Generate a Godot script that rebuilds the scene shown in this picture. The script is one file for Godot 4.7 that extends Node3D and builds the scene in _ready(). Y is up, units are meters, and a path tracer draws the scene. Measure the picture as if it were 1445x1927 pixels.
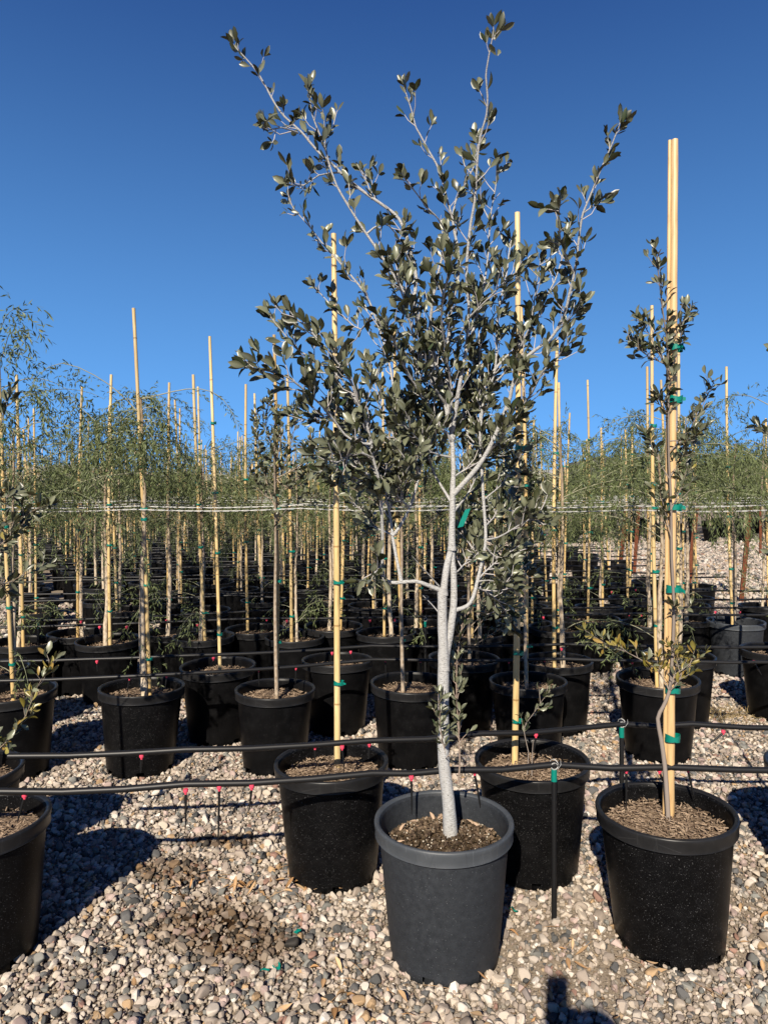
extends Node3D
# A tree nursery in hard winter sun: rows of black pots with staked saplings, drip pipes and trellis wires on gravel.
# Camera at the origin of x and z, 1.5 m up, looking along -z. at() turns a measured sight line and a depth into a point.

const F := 1340.0
const CX := 722.5
const HY := 925.0
const EYE := 1.5
const RIM := 0.44          # height of a pot's rim
const SOIL := 0.375        # height of the soil in a pot
const PIPE := 0.55         # height of the drip pipes
const WIRE := 1.407        # height of the trellis wires
const RIGHT_EDGE := 3.6    # where the planted field ends

var rng := RandomNumberGenerator.new()
var taken := {}
var M := {}
var leaf_meshes: Array = []
var leaf_data: Array = []
var young := 0.0            # share of fresh yellow-green leaves on the shoot that grows


class MB:
	var v := PackedVector3Array()
	var n := PackedVector3Array()
	var c := PackedColorArray()
	var i := PackedInt32Array()

	func vert(p: Vector3, nn: Vector3, col := Color.WHITE) -> int:
		v.append(p); n.append(nn); c.append(col)
		return v.size() - 1

	func tri(a: int, b: int, d: int) -> void:      # wound so that the front (where the normals point) runs clockwise
		if (v[b] - v[a]).cross(v[d] - v[a]).dot(n[a] + n[b] + n[d]) > 0.0:
			i.append(a); i.append(d); i.append(b)
		else:
			i.append(a); i.append(b); i.append(d)

	func quad(a: int, b: int, d: int, e: int) -> void:
		tri(a, b, d); tri(a, d, e)

	func tube(p: Array, r: Array, sides := 6, col := Color.WHITE, col2 = null) -> void:
		var k := p.size()
		if k < 2:
			return
		var up := Vector3.UP
		var t0: Vector3 = (p[1] - p[0]).normalized()
		if absf(t0.dot(up)) > 0.9:
			up = Vector3.RIGHT
		var side := t0.cross(up).normalized()
		var first := v.size()
		for j in k:
			var t: Vector3 = (p[mini(j + 1, k - 1)] - p[maxi(j - 1, 0)]).normalized()
			side = (side - t * side.dot(t)).normalized()
			var other := t.cross(side)
			var cc: Color = col if col2 == null else col.lerp(col2, float(j) / (k - 1))
			for s in sides:
				var a := TAU * s / sides
				var d := side * cos(a) + other * sin(a)
				vert(p[j] + d * r[j], d, cc)
		for j in k - 1:
			for s in sides:
				var a := first + j * sides + s
				var b := first + j * sides + (s + 1) % sides
				quad(a, b, b + sides, a + sides)
		for e in [0, k - 1]:                         # caps
			var t: Vector3 = (p[1] - p[0]).normalized() * -1.0 if e == 0 else (p[k - 1] - p[k - 2]).normalized()
			var cc: Color = col if col2 == null or e == 0 else col2
			var m := vert(p[e], t, cc)
			var ring := []
			for s in sides:
				ring.append(vert(v[first + e * sides + s], t, cc))
			for s in sides:
				tri(m, ring[s], ring[(s + 1) % sides])

	func lathe(prof: Array, seg := 32, notched := false, col := Color.WHITE) -> void:   # prof: Vector2(radius, height), runs with the outside on its right
		for j in prof.size() - 1:
			var a: Vector2 = prof[j]
			var b: Vector2 = prof[j + 1]
			var d := (b - a).normalized()
			var na := Vector2(d.y, -d.x)
			var nb := na
			if j > 0:
				var dp: Vector2 = (a - prof[j - 1]).normalized()
				if dp.dot(d) > 0.5:
					na = (na + Vector2(dp.y, -dp.x)).normalized()
			if j < prof.size() - 2:
				var dn: Vector2 = (prof[j + 2] - b).normalized()
				if dn.dot(d) > 0.5:
					nb = (nb + Vector2(dn.y, -dn.x)).normalized()
			var f := v.size()
			for s in seg + 1:
				var q := TAU * s / seg
				var cs := Vector3(cos(q), 0, sin(q))
				vert(cs * a.x + Vector3.UP * a.y, cs * na.x + Vector3.UP * na.y, col)
				vert(cs * b.x + Vector3.UP * b.y, cs * nb.x + Vector3.UP * nb.y, col)
			for s in seg:
				if notched and j == 1 and s % 10 < 2:      # drain holes at the foot of a pot
					continue
				quad(f + s * 2, f + s * 2 + 2, f + s * 2 + 3, f + s * 2 + 1)

	func box(at: Transform3D, size: Vector3, col := Color.WHITE) -> void:
		for ax in 3:
			for sg in [-1.0, 1.0]:
				var nn := Vector3.ZERO
				nn[ax] = sg
				var u := Vector3.ZERO
				u[(ax + 1) % 3] = 1.0
				var w := Vector3.ZERO
				w[(ax + 2) % 3] = 1.0
				var ids := []
				for q in [[-1, -1], [1, -1], [1, 1], [-1, 1]]:
					var p: Vector3 = (nn + u * q[0] + w * q[1]) * size * 0.5
					ids.append(vert(at * p, (at.basis * nn).normalized(), col))
				quad(ids[0], ids[1], ids[2], ids[3])

	func add(o: Array, t: Transform3D, tint := Color.WHITE) -> void:      # o: [v, n, c, i] of a small mesh
		var f := v.size()
		var q := t.basis.orthonormalized()
		for k in o[0].size():
			v.append(t * o[0][k])
			n.append(q * o[1][k])
			c.append(o[2][k] * tint)
		for k in o[3]:
			i.append(f + k)

	func data() -> Array:
		return [v, n, c, i]

	func mesh(m: Material = null) -> ArrayMesh:
		var a := []
		a.resize(Mesh.ARRAY_MAX)
		a[Mesh.ARRAY_VERTEX] = v
		a[Mesh.ARRAY_NORMAL] = n
		a[Mesh.ARRAY_COLOR] = c
		a[Mesh.ARRAY_INDEX] = i
		var out := ArrayMesh.new()
		out.add_surface_from_arrays(Mesh.PRIMITIVE_TRIANGLES, a)
		if m:
			out.surface_set_material(0, m)
		return out


# ---------------------------------------------------------------- small helpers
func at(px: float, py: float, z: float) -> Vector3:
	return Vector3((px - CX) / F * z, EYE - (py - HY) / F * z, -z)

func px_of(p: Vector3) -> Vector2:
	return Vector2(CX + p.x / -p.z * F, HY + (EYE - p.y) / -p.z * F)

func numbered(called: String) -> String:
	taken[called] = taken.get(called, -1) + 1
	return called if taken[called] == 0 else "%s_%03d" % [called, taken[called]]

func tag(o: Node, label := "", category := "", group := "", kind := "") -> void:
	if label: o.set_meta("label", label)
	if category: o.set_meta("category", category)
	if group: o.set_meta("group", group)
	if kind: o.set_meta("kind", kind)

func thing(called: String, where: Vector3, turn := 0.0) -> Node3D:
	var o := Node3D.new()
	o.name = numbered(called)
	add_child(o, true)
	o.position = where
	o.rotation.y = turn
	return o

func part(called: String, m: Mesh, parent: Node) -> MeshInstance3D:
	var o := MeshInstance3D.new()
	o.name = called if parent != self else numbered(called)
	o.mesh = m
	parent.add_child(o, true)
	return o

func copy(o: Node3D) -> Node3D:
	var c: Node3D = o.duplicate()
	var base := String(o.name)
	var cut := base.rfind("_")
	if cut > 0 and base.substr(cut + 1).is_valid_int():
		base = base.substr(0, cut)
	c.name = numbered(base)
	add_child(c, true)
	return c

func lin(r: float, g: float, b: float) -> Color:      # linear base colour for vertices
	return Color(r, g, b)

func srgb(r: float, g: float, b: float) -> Color:     # the same for albedo_color
	return Color(r, g, b).linear_to_srgb()

func rr(a: float, b: float) -> float:
	return rng.randf_range(a, b)

func rand_dir() -> Vector3:
	return Vector3(rng.randfn(), rng.randfn(), rng.randfn()).normalized()


# ---------------------------------------------------------------- materials
func noise_image(size: int, freq: float, ramp: Array, sd: int, oct := 4, kind := FastNoiseLite.TYPE_SIMPLEX_SMOOTH, stretch := 1.0) -> Image:
	var nz := FastNoiseLite.new()
	nz.seed = sd
	nz.noise_type = kind
	nz.frequency = freq
	nz.fractal_octaves = oct
	var im := Image.create(size, size, false, Image.FORMAT_RGB8)
	for y in size:
		for x in size:
			# blended across the seam so that it repeats without a line
			var fx := float(x) / size
			var w := clampf((fx - 0.8) / 0.2, 0.0, 1.0)
			var a := nz.get_noise_2d(x, y * stretch)
			if w > 0.0:
				a = lerpf(a, nz.get_noise_2d(x - size, y * stretch), w)
			var wy := clampf((float(y) / size - 0.8) / 0.2, 0.0, 1.0)
			if wy > 0.0:
				var b := nz.get_noise_2d(x, (y - size) * stretch)
				a = lerpf(a, b, wy)
			var t := clampf(a * 0.5 + 0.5, 0.0, 0.999) * (ramp.size() - 1)
			var k := int(t)
			im.set_pixel(x, y, (ramp[k] as Color).lerp(ramp[k + 1], t - k))
	return im

func specks(im: Image, count: int, lo: Color, hi: Color, most := 2) -> void:
	for k in count:
		var x := rng.randi_range(0, im.get_width() - 4)
		var y := rng.randi_range(0, im.get_height() - 4)
		var t := rng.randf()
		var s := 1 if rng.randf() < 0.75 else most
		im.fill_rect(Rect2i(x, y, s, s), lo.lerp(hi, t * t))

func scuffs(im: Image, count: int, lo: Color, hi: Color) -> void:       # thin scrapes and runs, mostly upright
	for k in count:
		var c := lo.lerp(hi, pow(rng.randf(), 2.0))
		var x := rng.randf() * im.get_width()
		var y := rng.randf() * im.get_height()
		var d := Vector2(rng.randfn() * .25, 1.0).normalized() if rng.randf() < .7 else Vector2(1.0, rng.randfn() * .2).normalized()
		for j in rng.randi_range(4, 46):
			var at_x := posmod(int(x), im.get_width())
			var at_y := posmod(int(y), im.get_height())
			im.set_pixel(at_x, at_y, im.get_pixel(at_x, at_y).lerp(c, .55))
			x += d.x
			y += d.y

func mat(called: String, color: Color, rough: float, spec := 0.5) -> StandardMaterial3D:
	var m := StandardMaterial3D.new()
	m.resource_name = called
	m.albedo_color = color
	m.roughness = rough
	m.metallic_specular = spec
	m.cull_mode = BaseMaterial3D.CULL_DISABLED
	M[called] = m
	return m

func clothe(m: StandardMaterial3D, im: Image, scale: Vector3, relief := 0.0, relief_im: Image = null, world := false) -> void:
	var t := ImageTexture.create_from_image(im)
	m.albedo_texture = t
	m.uv1_triplanar = true
	m.uv1_world_triplanar = world
	m.uv1_scale = scale
	m.uv1_triplanar_sharpness = 4.0
	if relief > 0.0:
		m.heightmap_enabled = true
		m.heightmap_scale = relief
		m.heightmap_texture = ImageTexture.create_from_image(relief_im) if relief_im else t

func make_materials() -> void:
	# black plastic with lime spots left by the drippers
	var m := mat("black_plastic", Color.WHITE, 0.40, 0.22)
	var im := noise_image(768, 0.012, [srgb(.0022, .0022, .0024), srgb(.004, .004, .0044), srgb(.009, .009, .0095)], 3)
	scuffs(im, 420, srgb(.006, .006, .006), srgb(.024, .023, .022))
	specks(im, 2600, srgb(.012, .012, .012), srgb(.22, .22, .22), 1)
	clothe(m, im, Vector3.ONE * 1.3)
	m = mat("spotted_plastic", Color.WHITE, 0.38, 0.22)
	im = noise_image(1024, 0.010, [srgb(.002, .002, .0022), srgb(.0036, .0036, .004), srgb(.008, .008, .0085)], 4)
	scuffs(im, 420, srgb(.006, .006, .006), srgb(.022, .022, .022))
	specks(im, 16000, srgb(.012, .012, .012), srgb(.10, .10, .10), 1)
	specks(im, 13000, srgb(.02, .02, .02), srgb(.36, .36, .37), 2)
	clothe(m, im, Vector3.ONE * 1.45)
	m = mat("faded_plastic", Color.WHITE, 0.55, 0.30)
	im = noise_image(1024, 0.022, [srgb(.016, .018, .0215), srgb(.0255, .0285, .0335), srgb(.037, .041, .047)], 5, 6)
	scuffs(im, 1500, srgb(.012, .0135, .016), srgb(.05, .055, .06))
	specks(im, 30000, srgb(.006, .0065, .0075), srgb(.055, .06, .066), 2)
	specks(im, 7000, srgb(.04, .045, .05), srgb(.26, .27, .28), 2)
	clothe(m, im, Vector3.ONE * 1.5)
	m = mat("faded_rim", Color.WHITE, 0.5, 0.45)
	im = noise_image(384, 0.014, [srgb(.034, .038, .044), srgb(.050, .056, .063), srgb(.068, .075, .083)], 6, 5)
	scuffs(im, 500, srgb(.03, .034, .04), srgb(.11, .12, .13))
	clothe(m, im, Vector3.ONE * 1.5)
	m = mat("rim_plastic", Color.WHITE, 0.36, 0.34)
	im = noise_image(384, 0.014, [srgb(.006, .006, .0065), srgb(.011, .011, .0115), srgb(.021, .021, .022)], 7, 5)
	scuffs(im, 500, srgb(.01, .01, .01), srgb(.05, .05, .05))
	clothe(m, im, Vector3.ONE * 1.5)
	# potting mix and chips
	m = mat("potting_mix", Color.WHITE, 0.95, 0.2)
	im = noise_image(384, 0.045, [srgb(.03, .02, .013), srgb(.11, .075, .05), srgb(.23, .17, .12), srgb(.36, .28, .20)], 8, 5)
	specks(im, 5000, srgb(.25, .2, .14), srgb(.55, .45, .33))
	clothe(m, im, Vector3.ONE * 3.0, 0.6)
	m = mat("dark_mix", Color.WHITE, 0.95, 0.2)
	im = noise_image(384, 0.05, [srgb(.012, .008, .005), srgb(.04, .026, .015), srgb(.09, .06, .035), srgb(.2, .15, .09)], 9, 5)
	specks(im, 4200, srgb(.25, .2, .12), srgb(.6, .5, .35))
	clothe(m, im, Vector3.ONE * 3.0, 0.6)
	# bamboo
	m = mat("bamboo", Color.WHITE, 0.42, 0.5)
	m.vertex_color_use_as_albedo = true
	im = noise_image(256, 0.05, [srgb(.56, .50, .42), srgb(.84, .82, .78), srgb(1, 1, 1), srgb(.94, .92, .90)], 10, 4, FastNoiseLite.TYPE_SIMPLEX_SMOOTH, 0.12)
	clothe(m, im, Vector3.ONE * 5.0)
	# whitewashed bark
	m = mat("white_bark", Color.WHITE, 0.85, 0.25)
	m.vertex_color_use_as_albedo = true
	im = noise_image(384, 0.03, [srgb(.20, .18, .165), srgb(.70, .69, .675), srgb(1, 1, 1), srgb(.80, .79, .78)], 11, 5, FastNoiseLite.TYPE_SIMPLEX_SMOOTH, 4.0)
	specks(im, 900, srgb(.10, .09, .08), srgb(.3, .28, .26), 3)
	clothe(m, im, Vector3.ONE * 5.0, 0.25)
	m = mat("pale_bark", Color.WHITE, 0.85, 0.25)
	m.vertex_color_use_as_albedo = true
	im = noise_image(256, 0.035, [srgb(.22, .17, .13), srgb(.62, .55, .47), srgb(1, .97, .92), srgb(.7, .62, .52)], 12, 5, FastNoiseLite.TYPE_SIMPLEX_SMOOTH, 0.4)
	clothe(m, im, Vector3.ONE * 6.0, 0.3)
	m = mat("twig_bark", Color.WHITE, 0.8, 0.3)
	m.vertex_color_use_as_albedo = true
	# leaves
	m = mat("oak_leaf", Color.WHITE, 0.36, 0.5)
	m.vertex_color_use_as_albedo = true
	m.backlight_enabled = true
	m.backlight = Color(.20, .24, .06)
	m = mat("feather_leaf", Color.WHITE, 0.55, 0.4)
	m.vertex_color_use_as_albedo = true
	m.backlight_enabled = true
	m.backlight = Color(.36, .42, .16)
	# things of the nursery
	mat("pipe_plastic", srgb(.008, .008, .0085), 0.45, 0.42)
	mat("cap_pink", srgb(.62, .055, .10), 0.4)
	mat("tape_green", srgb(.002, .165, .125), 0.34)
	mat("steel_wire", srgb(.52, .52, .50), 0.45)
	m = mat("rust", Color.WHITE, 0.85, 0.25)
	im = noise_image(256, 0.04, [srgb(.05, .018, .010), srgb(.13, .045, .024), srgb(.20, .075, .04)], 13, 5)
	clothe(m, im, Vector3.ONE * 3.0, 0.2)
	# ground
	m = mat("grit", Color.WHITE, 0.95, 0.2)
	m.vertex_color_use_as_albedo = true
	im = noise_image(1024, 0.055, [srgb(.07, .054, .040), srgb(.17, .135, .10), srgb(.28, .23, .175), srgb(.21, .17, .13), srgb(.35, .295, .235)], 14, 5)
	specks(im, 26000, srgb(.09, .08, .07), srgb(.48, .43, .37), 3)
	clothe(m, im, Vector3.ONE * 0.9, 1.2, null, true)
	m = mat("stone", Color.WHITE, 0.82, 0.35)
	m.vertex_color_use_as_albedo = true
	im = noise_image(256, 0.05, [srgb(.42, .40, .38), srgb(.80, .79, .77), srgb(1, 1, 1), srgb(.66, .64, .62)], 15, 5)
	specks(im, 500, srgb(.3, .3, .3), srgb(1, 1, 1))
	clothe(m, im, Vector3.ONE * 9.0)
	m = mat("dry", Color.WHITE, 0.8, 0.3)
	m.vertex_color_use_as_albedo = true
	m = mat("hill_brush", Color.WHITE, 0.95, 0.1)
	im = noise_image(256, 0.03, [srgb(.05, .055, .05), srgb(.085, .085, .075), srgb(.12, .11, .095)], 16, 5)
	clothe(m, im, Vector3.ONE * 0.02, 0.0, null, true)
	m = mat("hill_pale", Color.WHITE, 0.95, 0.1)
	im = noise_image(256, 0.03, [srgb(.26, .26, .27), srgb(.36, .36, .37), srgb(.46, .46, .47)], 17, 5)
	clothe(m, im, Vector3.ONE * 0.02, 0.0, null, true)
	m = mat("cloth_and_skin", Color.WHITE, 0.8, 0.3)
	m.vertex_color_use_as_albedo = true
	mat("phone_black", srgb(.02, .02, .02), 0.25)


# ---------------------------------------------------------------- pots
var pot_meshes := {}

func pot_mesh(kind: String) -> Dictionary:
	if pot_meshes.has(kind):
		return pot_meshes[kind]
	var faded := kind == "faded"
	var body := MB.new()
	var seg := 60 if kind != "far" else 16
	body.lathe([Vector2(0.02, 0.004), Vector2(0.166, 0.004)], seg)
	body.lathe([Vector2(0.160, 0.0), Vector2(0.172, 0.006), Vector2(0.1745, 0.032), Vector2(0.178, 0.070), Vector2(0.180, 0.076), Vector2(0.2075, RIM - 0.055), Vector2(0.208, RIM - 0.04)], seg, kind != "far")
	var wall_in := [Vector2(0.207, RIM - 0.006)]       # the inside, with the shallow moulded rings of a faded pot
	for k in 9:
		var y := RIM - 0.012 - k * 0.009
		wall_in.append(Vector2(0.2045 - k * 0.0007, y))
		wall_in.append(Vector2(0.2025 - k * 0.0007, y - 0.0045))
	wall_in.append(Vector2(0.196, SOIL - 0.03))
	body.lathe(wall_in, seg)
	var rim := MB.new()
	var rp := []
	for q in [[0.2085, -0.050], [0.2175, -0.0495], [0.2225, -0.046], [0.2215, -0.0425], [0.2220, -0.030], [0.2245, -0.014], [0.2250, -0.006], [0.2235, -0.001], [0.2195, 0.0], [0.2120, -0.001], [0.2075, -0.006], [0.2070, -0.016]]:
		rp.append(Vector2(q[0], RIM + q[1]))
	rim.lathe(rp, seg if kind != "far" else 16)
	var m: Material = M[{"faded": "faded_plastic", "spotted": "spotted_plastic"}.get(kind, "black_plastic")]
	pot_meshes[kind] = {"body": body.mesh(m), "rim": rim.mesh(M["faded_rim" if faded else "rim_plastic"]), "soil": soil_mesh(rng.randi(), .03 if faded else 0.0, M["dark_mix" if faded else "potting_mix"], 7 if kind != "far" else 2, 36 if kind != "far" else 10)}
	return pot_meshes[kind]

func soil_mesh(sd: int, mound: float, m: Material, rings := 7, seg := 36) -> ArrayMesh:
	var nz := FastNoiseLite.new()
	nz.seed = sd
	nz.frequency = 9.0
	var b := MB.new()
	for k in rings + 1:
		var r := 0.2005 * k / rings
		for s in seg:
			var q := TAU * s / seg
			var p := Vector3(cos(q) * r, 0, sin(q) * r)
			p.y = SOIL + nz.get_noise_3d(p.x, 0, p.z) * 0.012 + mound * (1.0 - pow(r / 0.2, 2.0)) - (0.006 if k == rings else 0.0)
			b.vert(p, Vector3(nz.get_noise_3d(p.x + 3.0, 1, p.z) * -0.4, 1, nz.get_noise_3d(p.x, 2, p.z) * -0.4).normalized())
	for k in rings:
		for s in seg:
			var s2 := (s + 1) % seg
			b.quad(k * seg + s, k * seg + s2, (k + 1) * seg + s2, (k + 1) * seg + s)
	return b.mesh(m)

func make_pot(kind: String) -> Node3D:
	var t := thing("nursery_pot", Vector3.ZERO)
	var d := pot_mesh(kind)
	part("body", d.body, t)
	part("rim", d.rim, t)
	part("soil", d.soil, t)
	return t

func chips(parent: Node3D, sd: int, count: int, rough := false) -> void:      # bark chips and straw lying on the soil of a near pot
	var r2 := RandomNumberGenerator.new()
	r2.seed = sd
	var b := MB.new()
	for k in count:
		var q := r2.randf() * TAU
		var r := 0.192 * sqrt(r2.randf())
		var t := Transform3D(Basis.from_euler(Vector3(r2.randf_range(-.5, .5), r2.randf() * TAU, r2.randf_range(-.5, .5))), Vector3(cos(q) * r, SOIL + 0.008 + r2.randf() * 0.006 + (.03 * (1.0 - pow(r / .2, 2.0)) if rough else 0.0), sin(q) * r))
		var tone := r2.randf()
		var col := lin(.07, .045, .028).lerp(lin(.36, .27, .19), tone)
		if rough:                       # crumbs of peat and white perlite, a few curled leaves at the edge
			var g := r2.randf_range(.003, .010) * (.55 if tone > .84 else 1.0)
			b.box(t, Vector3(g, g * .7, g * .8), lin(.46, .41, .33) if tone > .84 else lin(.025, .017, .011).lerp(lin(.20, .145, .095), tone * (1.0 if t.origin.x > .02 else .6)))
			if k % 40 == 0:
				t.origin.x *= .160 / maxf(r, .02); t.origin.z *= .160 / maxf(r, .02)
				t.origin.y = SOIL + .012
				b.add(leaf_shape(.034, .013, .0, .6, .8, lin(.33, .22, .13), lin(.3, .22, .15)), t * Transform3D(Basis(Vector3.RIGHT, -.9), Vector3.ZERO))
			continue
		b.box(t, Vector3(r2.randf_range(.004, .022), r2.randf_range(.001, .003), r2.randf_range(.0015, .005)), col)
	var o := part("bark_chips", b.mesh(M.dry), parent)
	tag(o, "", "", "", "stuff")


# ---------------------------------------------------------------- bamboo canes
func make_cane(foot: Vector3, head: Vector3, r: float, ties: Array, called := "bamboo_cane", tie_kinds := true) -> Node3D:
	var t := thing(called, foot)
	var L := head - foot
	var len := L.length()
	var b := MB.new()
	var p := []
	var rad := []
	var base := lin(.54, .375, .16).lerp(lin(.60, .45, .22), rng.randf())
	var y := 0.0
	var next := rr(.12, .3)
	var bow := Vector3(rr(-1, 1), 0, rr(-1, 1)) * 0.006 * len
	var pos := func(s: float) -> Vector3: return L * (s / len) + bow * sin(s / len * PI)
	var joints := []
	p.append(pos.call(0.0)); rad.append(r)
	while y + next < len - 0.04:
		y += next
		var rn := r * (1.0 - 0.16 * y / len)
		joints.append(y)
		p.append(pos.call(y - 0.006)); rad.append(rn)
		p.append(pos.call(y - 0.0015)); rad.append(rn * 1.09)
		p.append(pos.call(y + 0.0015)); rad.append(rn * 1.09)
		p.append(pos.call(y + 0.005)); rad.append(rn * 0.985)
		for q in rng.randi_range(1, 2):                # plain stretches between joints
			if y + .06 + .07 * q < len - .02:
				p.append(pos.call(y + .06 + .07 * q)); rad.append(rn * 0.985)
		next = rr(.23, .36)
	p.append(L); rad.append(r * 0.84)
	b.tube(p, rad, 10, base, base * lin(1.03, 1.06, 1.12))
	# the rings of the joints a shade darker, the lengths between them weathered unevenly
	var tone := rr(.82, 1.08)
	var wear := rr(0, TAU)
	for k in b.v.size():
		var f := tone * (1.0 + .10 * sin(b.v[k].y * 9.0 + wear) + .07 * sin(b.v[k].y * 31.0 + wear * 3.0) + rr(-.05, .05))
		b.c[k] = b.c[k] * lin(f, f * (1.0 - .03 * sin(b.v[k].y * 5.0 + wear)), f * (1.0 - .10 * sin(b.v[k].y * 5.0 + wear)))
		var s := b.v[k].dot(L) / len
		for j in joints:
			if absf(s - j) < 0.0026:
				b.c[k] = b.c[k] * lin(.55, .48, .42)
	part("shaft", b.mesh(M.bamboo), t)
	for h in ties:
		tie(t, pos.call(clampf(h - foot.y, 0.0, len) * len / L.y), r, rr(.007, .013))
	return t

func tie(parent: Node3D, where: Vector3, r: float, high: float) -> void:    # plastic tape round cane and trunk, ends sticking out
	var b := MB.new()
	var k := 14
	var cx := Vector3(r * 0.55, 0, r * 0.4)
	for ring in 2:
		var pts := []
		var f := b.v.size()
		for s in k + 1:
			var q := TAU * s / k
			var d := Vector3(cos(q) * (r * 1.4 + .002), 0, sin(q) * (r * 1.2 + .002))
			var tilt := 0.25 * d.x * (1 if ring else -1)
			for e in 2:
				b.vert(where + cx + d * (1.0 + 0.05 * ring) + Vector3.UP * ((e - 0.5) * high * (1.0 - .15 * ring) + tilt + sin(q * 3.0) * 0.001), d.normalized())
		for s in k:
			b.quad(f + s * 2, f + s * 2 + 2, f + s * 2 + 3, f + s * 2 + 1)
	for e in rng.randi_range(0, 2):                           # loose ends
		var q := rr(0.2, 1.4)
		var o := where + cx + Vector3(cos(q) * r * 1.6, 0, sin(q) * r * 1.3)
		var d := Vector3(cos(q) + rr(-.3, .3), rr(-.9, .5), sin(q)).normalized() * rr(.008, .020)
		var w := Vector3.UP * high * 0.42
		var nn := d.cross(w).normalized()
		b.quad(b.vert(o - w, nn), b.vert(o + w, nn), b.vert(o + d + w * .7, nn), b.vert(o + d - w * .8, nn))
	part("tape_tie", b.mesh(M.tape_green), parent)


# ---------------------------------------------------------------- leaves of the oaks
func leaf_shape(len: float, wid: float, teeth: float, curl: float, fold: float, dark: Color, pale: Color) -> Array:
	var b := MB.new()
	var n := 6
	for side in 2:                                            # an upper face and a paler underside
		var col := dark if side == 0 else pale
		var sg := 1.0 if side == 0 else -1.0
		var f := b.v.size()
		for k in n + 1:
			var t := float(k) / n
			var w := wid * 0.5 * pow(sin(PI * pow(t, 1.25) * 0.97 + 0.03), 0.85) * (1.0 if k % 2 == 0 else 1.0 + teeth)
			if k == 0: w = 0.0008
			if k == n: w = 0.0006
			var y := t * len
			var z := -curl * len * t * t - sg * 0.0002
			var slope := Vector3(0, 2.0 * curl * t, 1).normalized()
			b.vert(Vector3(-w, y, z + fold * w), (slope + Vector3(fold, 0, 0)).normalized() * sg, col * lin(.92, .92, .92))
			b.vert(Vector3(0, y, z), slope * sg, col * lin(1.5, 1.45, 1.5))
			b.vert(Vector3(w, y, z + fold * w), (slope - Vector3(fold, 0, 0)).normalized() * sg, col)
		for k in n:
			var a := f + k * 3
			b.quad(a, a + 1, a + 4, a + 3)
			b.quad(a + 1, a + 2, a + 5, a + 4)
	return b.data()

func make_leaves() -> void:
	for k in 14:
		var tone := rr(.6, 1.6)
		var warm := rr(-.15, .25)
		var dark := lin(.0235 * (1 + warm), .0300, .0130) * tone
		var pale := lin(.100, .108, .066) * rr(.7, 1.25)
		var wd := rr(.30, .50)
		if k > 9:                                            # fresh growth
			dark = lin(.10, .115, .020).lerp(lin(.19, .115, .025), rng.randf() * .8)
			pale = dark * lin(1.2, 1.2, 1.6)
		var d := leaf_shape(1.0, wd, rr(-.04, .26), rr(-.35, .45), rr(.15, .8), dark, pale)
		leaf_data.append(d)
		var b := MB.new()
		b.add(d, Transform3D.IDENTITY)
		leaf_meshes.append(b.mesh(M.oak_leaf))

func leaf_at(where: Vector3, dir: Vector3, size: float) -> Transform3D:
	var y := dir.normalized()
	var z := (rand_dir() * 0.9 + Vector3(-0.15, 0.35, 0.35))
	z = (z - y * z.dot(y)).normalized()
	var x := y.cross(z)
	return Transform3D(Basis(x * size, y * size, z * size), where)

# twigs with leaves along a limb; results go to the twig builder and to the list of leaves
func leafy(limb: Array, from: float, spacing: float, twig: Vector2, leaf: Vector2, twigs: MB, leaves: Array, bark: Color, tip := true, per := 4) -> void:
	var total := 0.0
	for k in limb.size() - 1:
		total += (limb[k + 1] - limb[k]).length()
	var s := total * from + rr(0, spacing)
	var turn := rr(0, TAU)
	while s < total - 0.02:
		var q := along(limb, s)
		var p: Vector3 = q[0]
		var t: Vector3 = q[1]
		turn += 2.4 + rr(-.5, .5)
		var side := t.cross(Vector3(0.3, 0.2, 1)).normalized()
		var out := side * cos(turn) + t.cross(side) * sin(turn)
		var d := (out * rr(.6, 1.0) + t * rr(.45, 1.1) + Vector3.UP * rr(.05, .5)).normalized()
		var len := rr(twig.x, twig.y) * (1.0 - 0.35 * s / total)
		var mid := p + d * len * 0.55 + rand_dir() * len * 0.08
		var end := p + d * len + Vector3.UP * len * 0.15 + rand_dir() * len * 0.12
		var r := 0.0011 + len * 0.011
		if rng.randf() < 0.93:
			twigs.tube([p, mid, end], [r, r * .8, r * .55], 5, bark)
			whorl(end, (end - mid).normalized(), rng.randi_range(maxi(per - 2, 1), per), leaf, leaves)
			for extra in rng.randi_range(1, 3):
				var u := rr(.25, .9)
				whorl(p.lerp(mid, u) if rng.randf() < .4 else mid.lerp(end, u), (end - p).normalized(), 1, leaf, leaves)
			if len > 0.07 and rng.randf() < 0.75:
				whorl(mid, d, rng.randi_range(1, 2), leaf, leaves)
		elif len > 0.03:
			twigs.tube([p, mid], [r, r * .5], 5, bark)         # a bare spur
		if rng.randf() < 0.3:
			whorl(p, (out + t * .5).normalized(), 1, leaf, leaves)
		s += spacing * rr(.55, 1.5) * (lerpf(.84, 2.0, smoothstep(1.72, 2.35, p.y)) if per > 3 else 1.0)
	if tip:
		var e: Vector3 = limb[limb.size() - 1]
		var d: Vector3 = (e - limb[limb.size() - 2]).normalized()
		whorl(e, d, per + 1, leaf, leaves)
		whorl(e - d * 0.035, d, 3, leaf, leaves)
		whorl(e - d * 0.075, d, 2, leaf, leaves)

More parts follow.
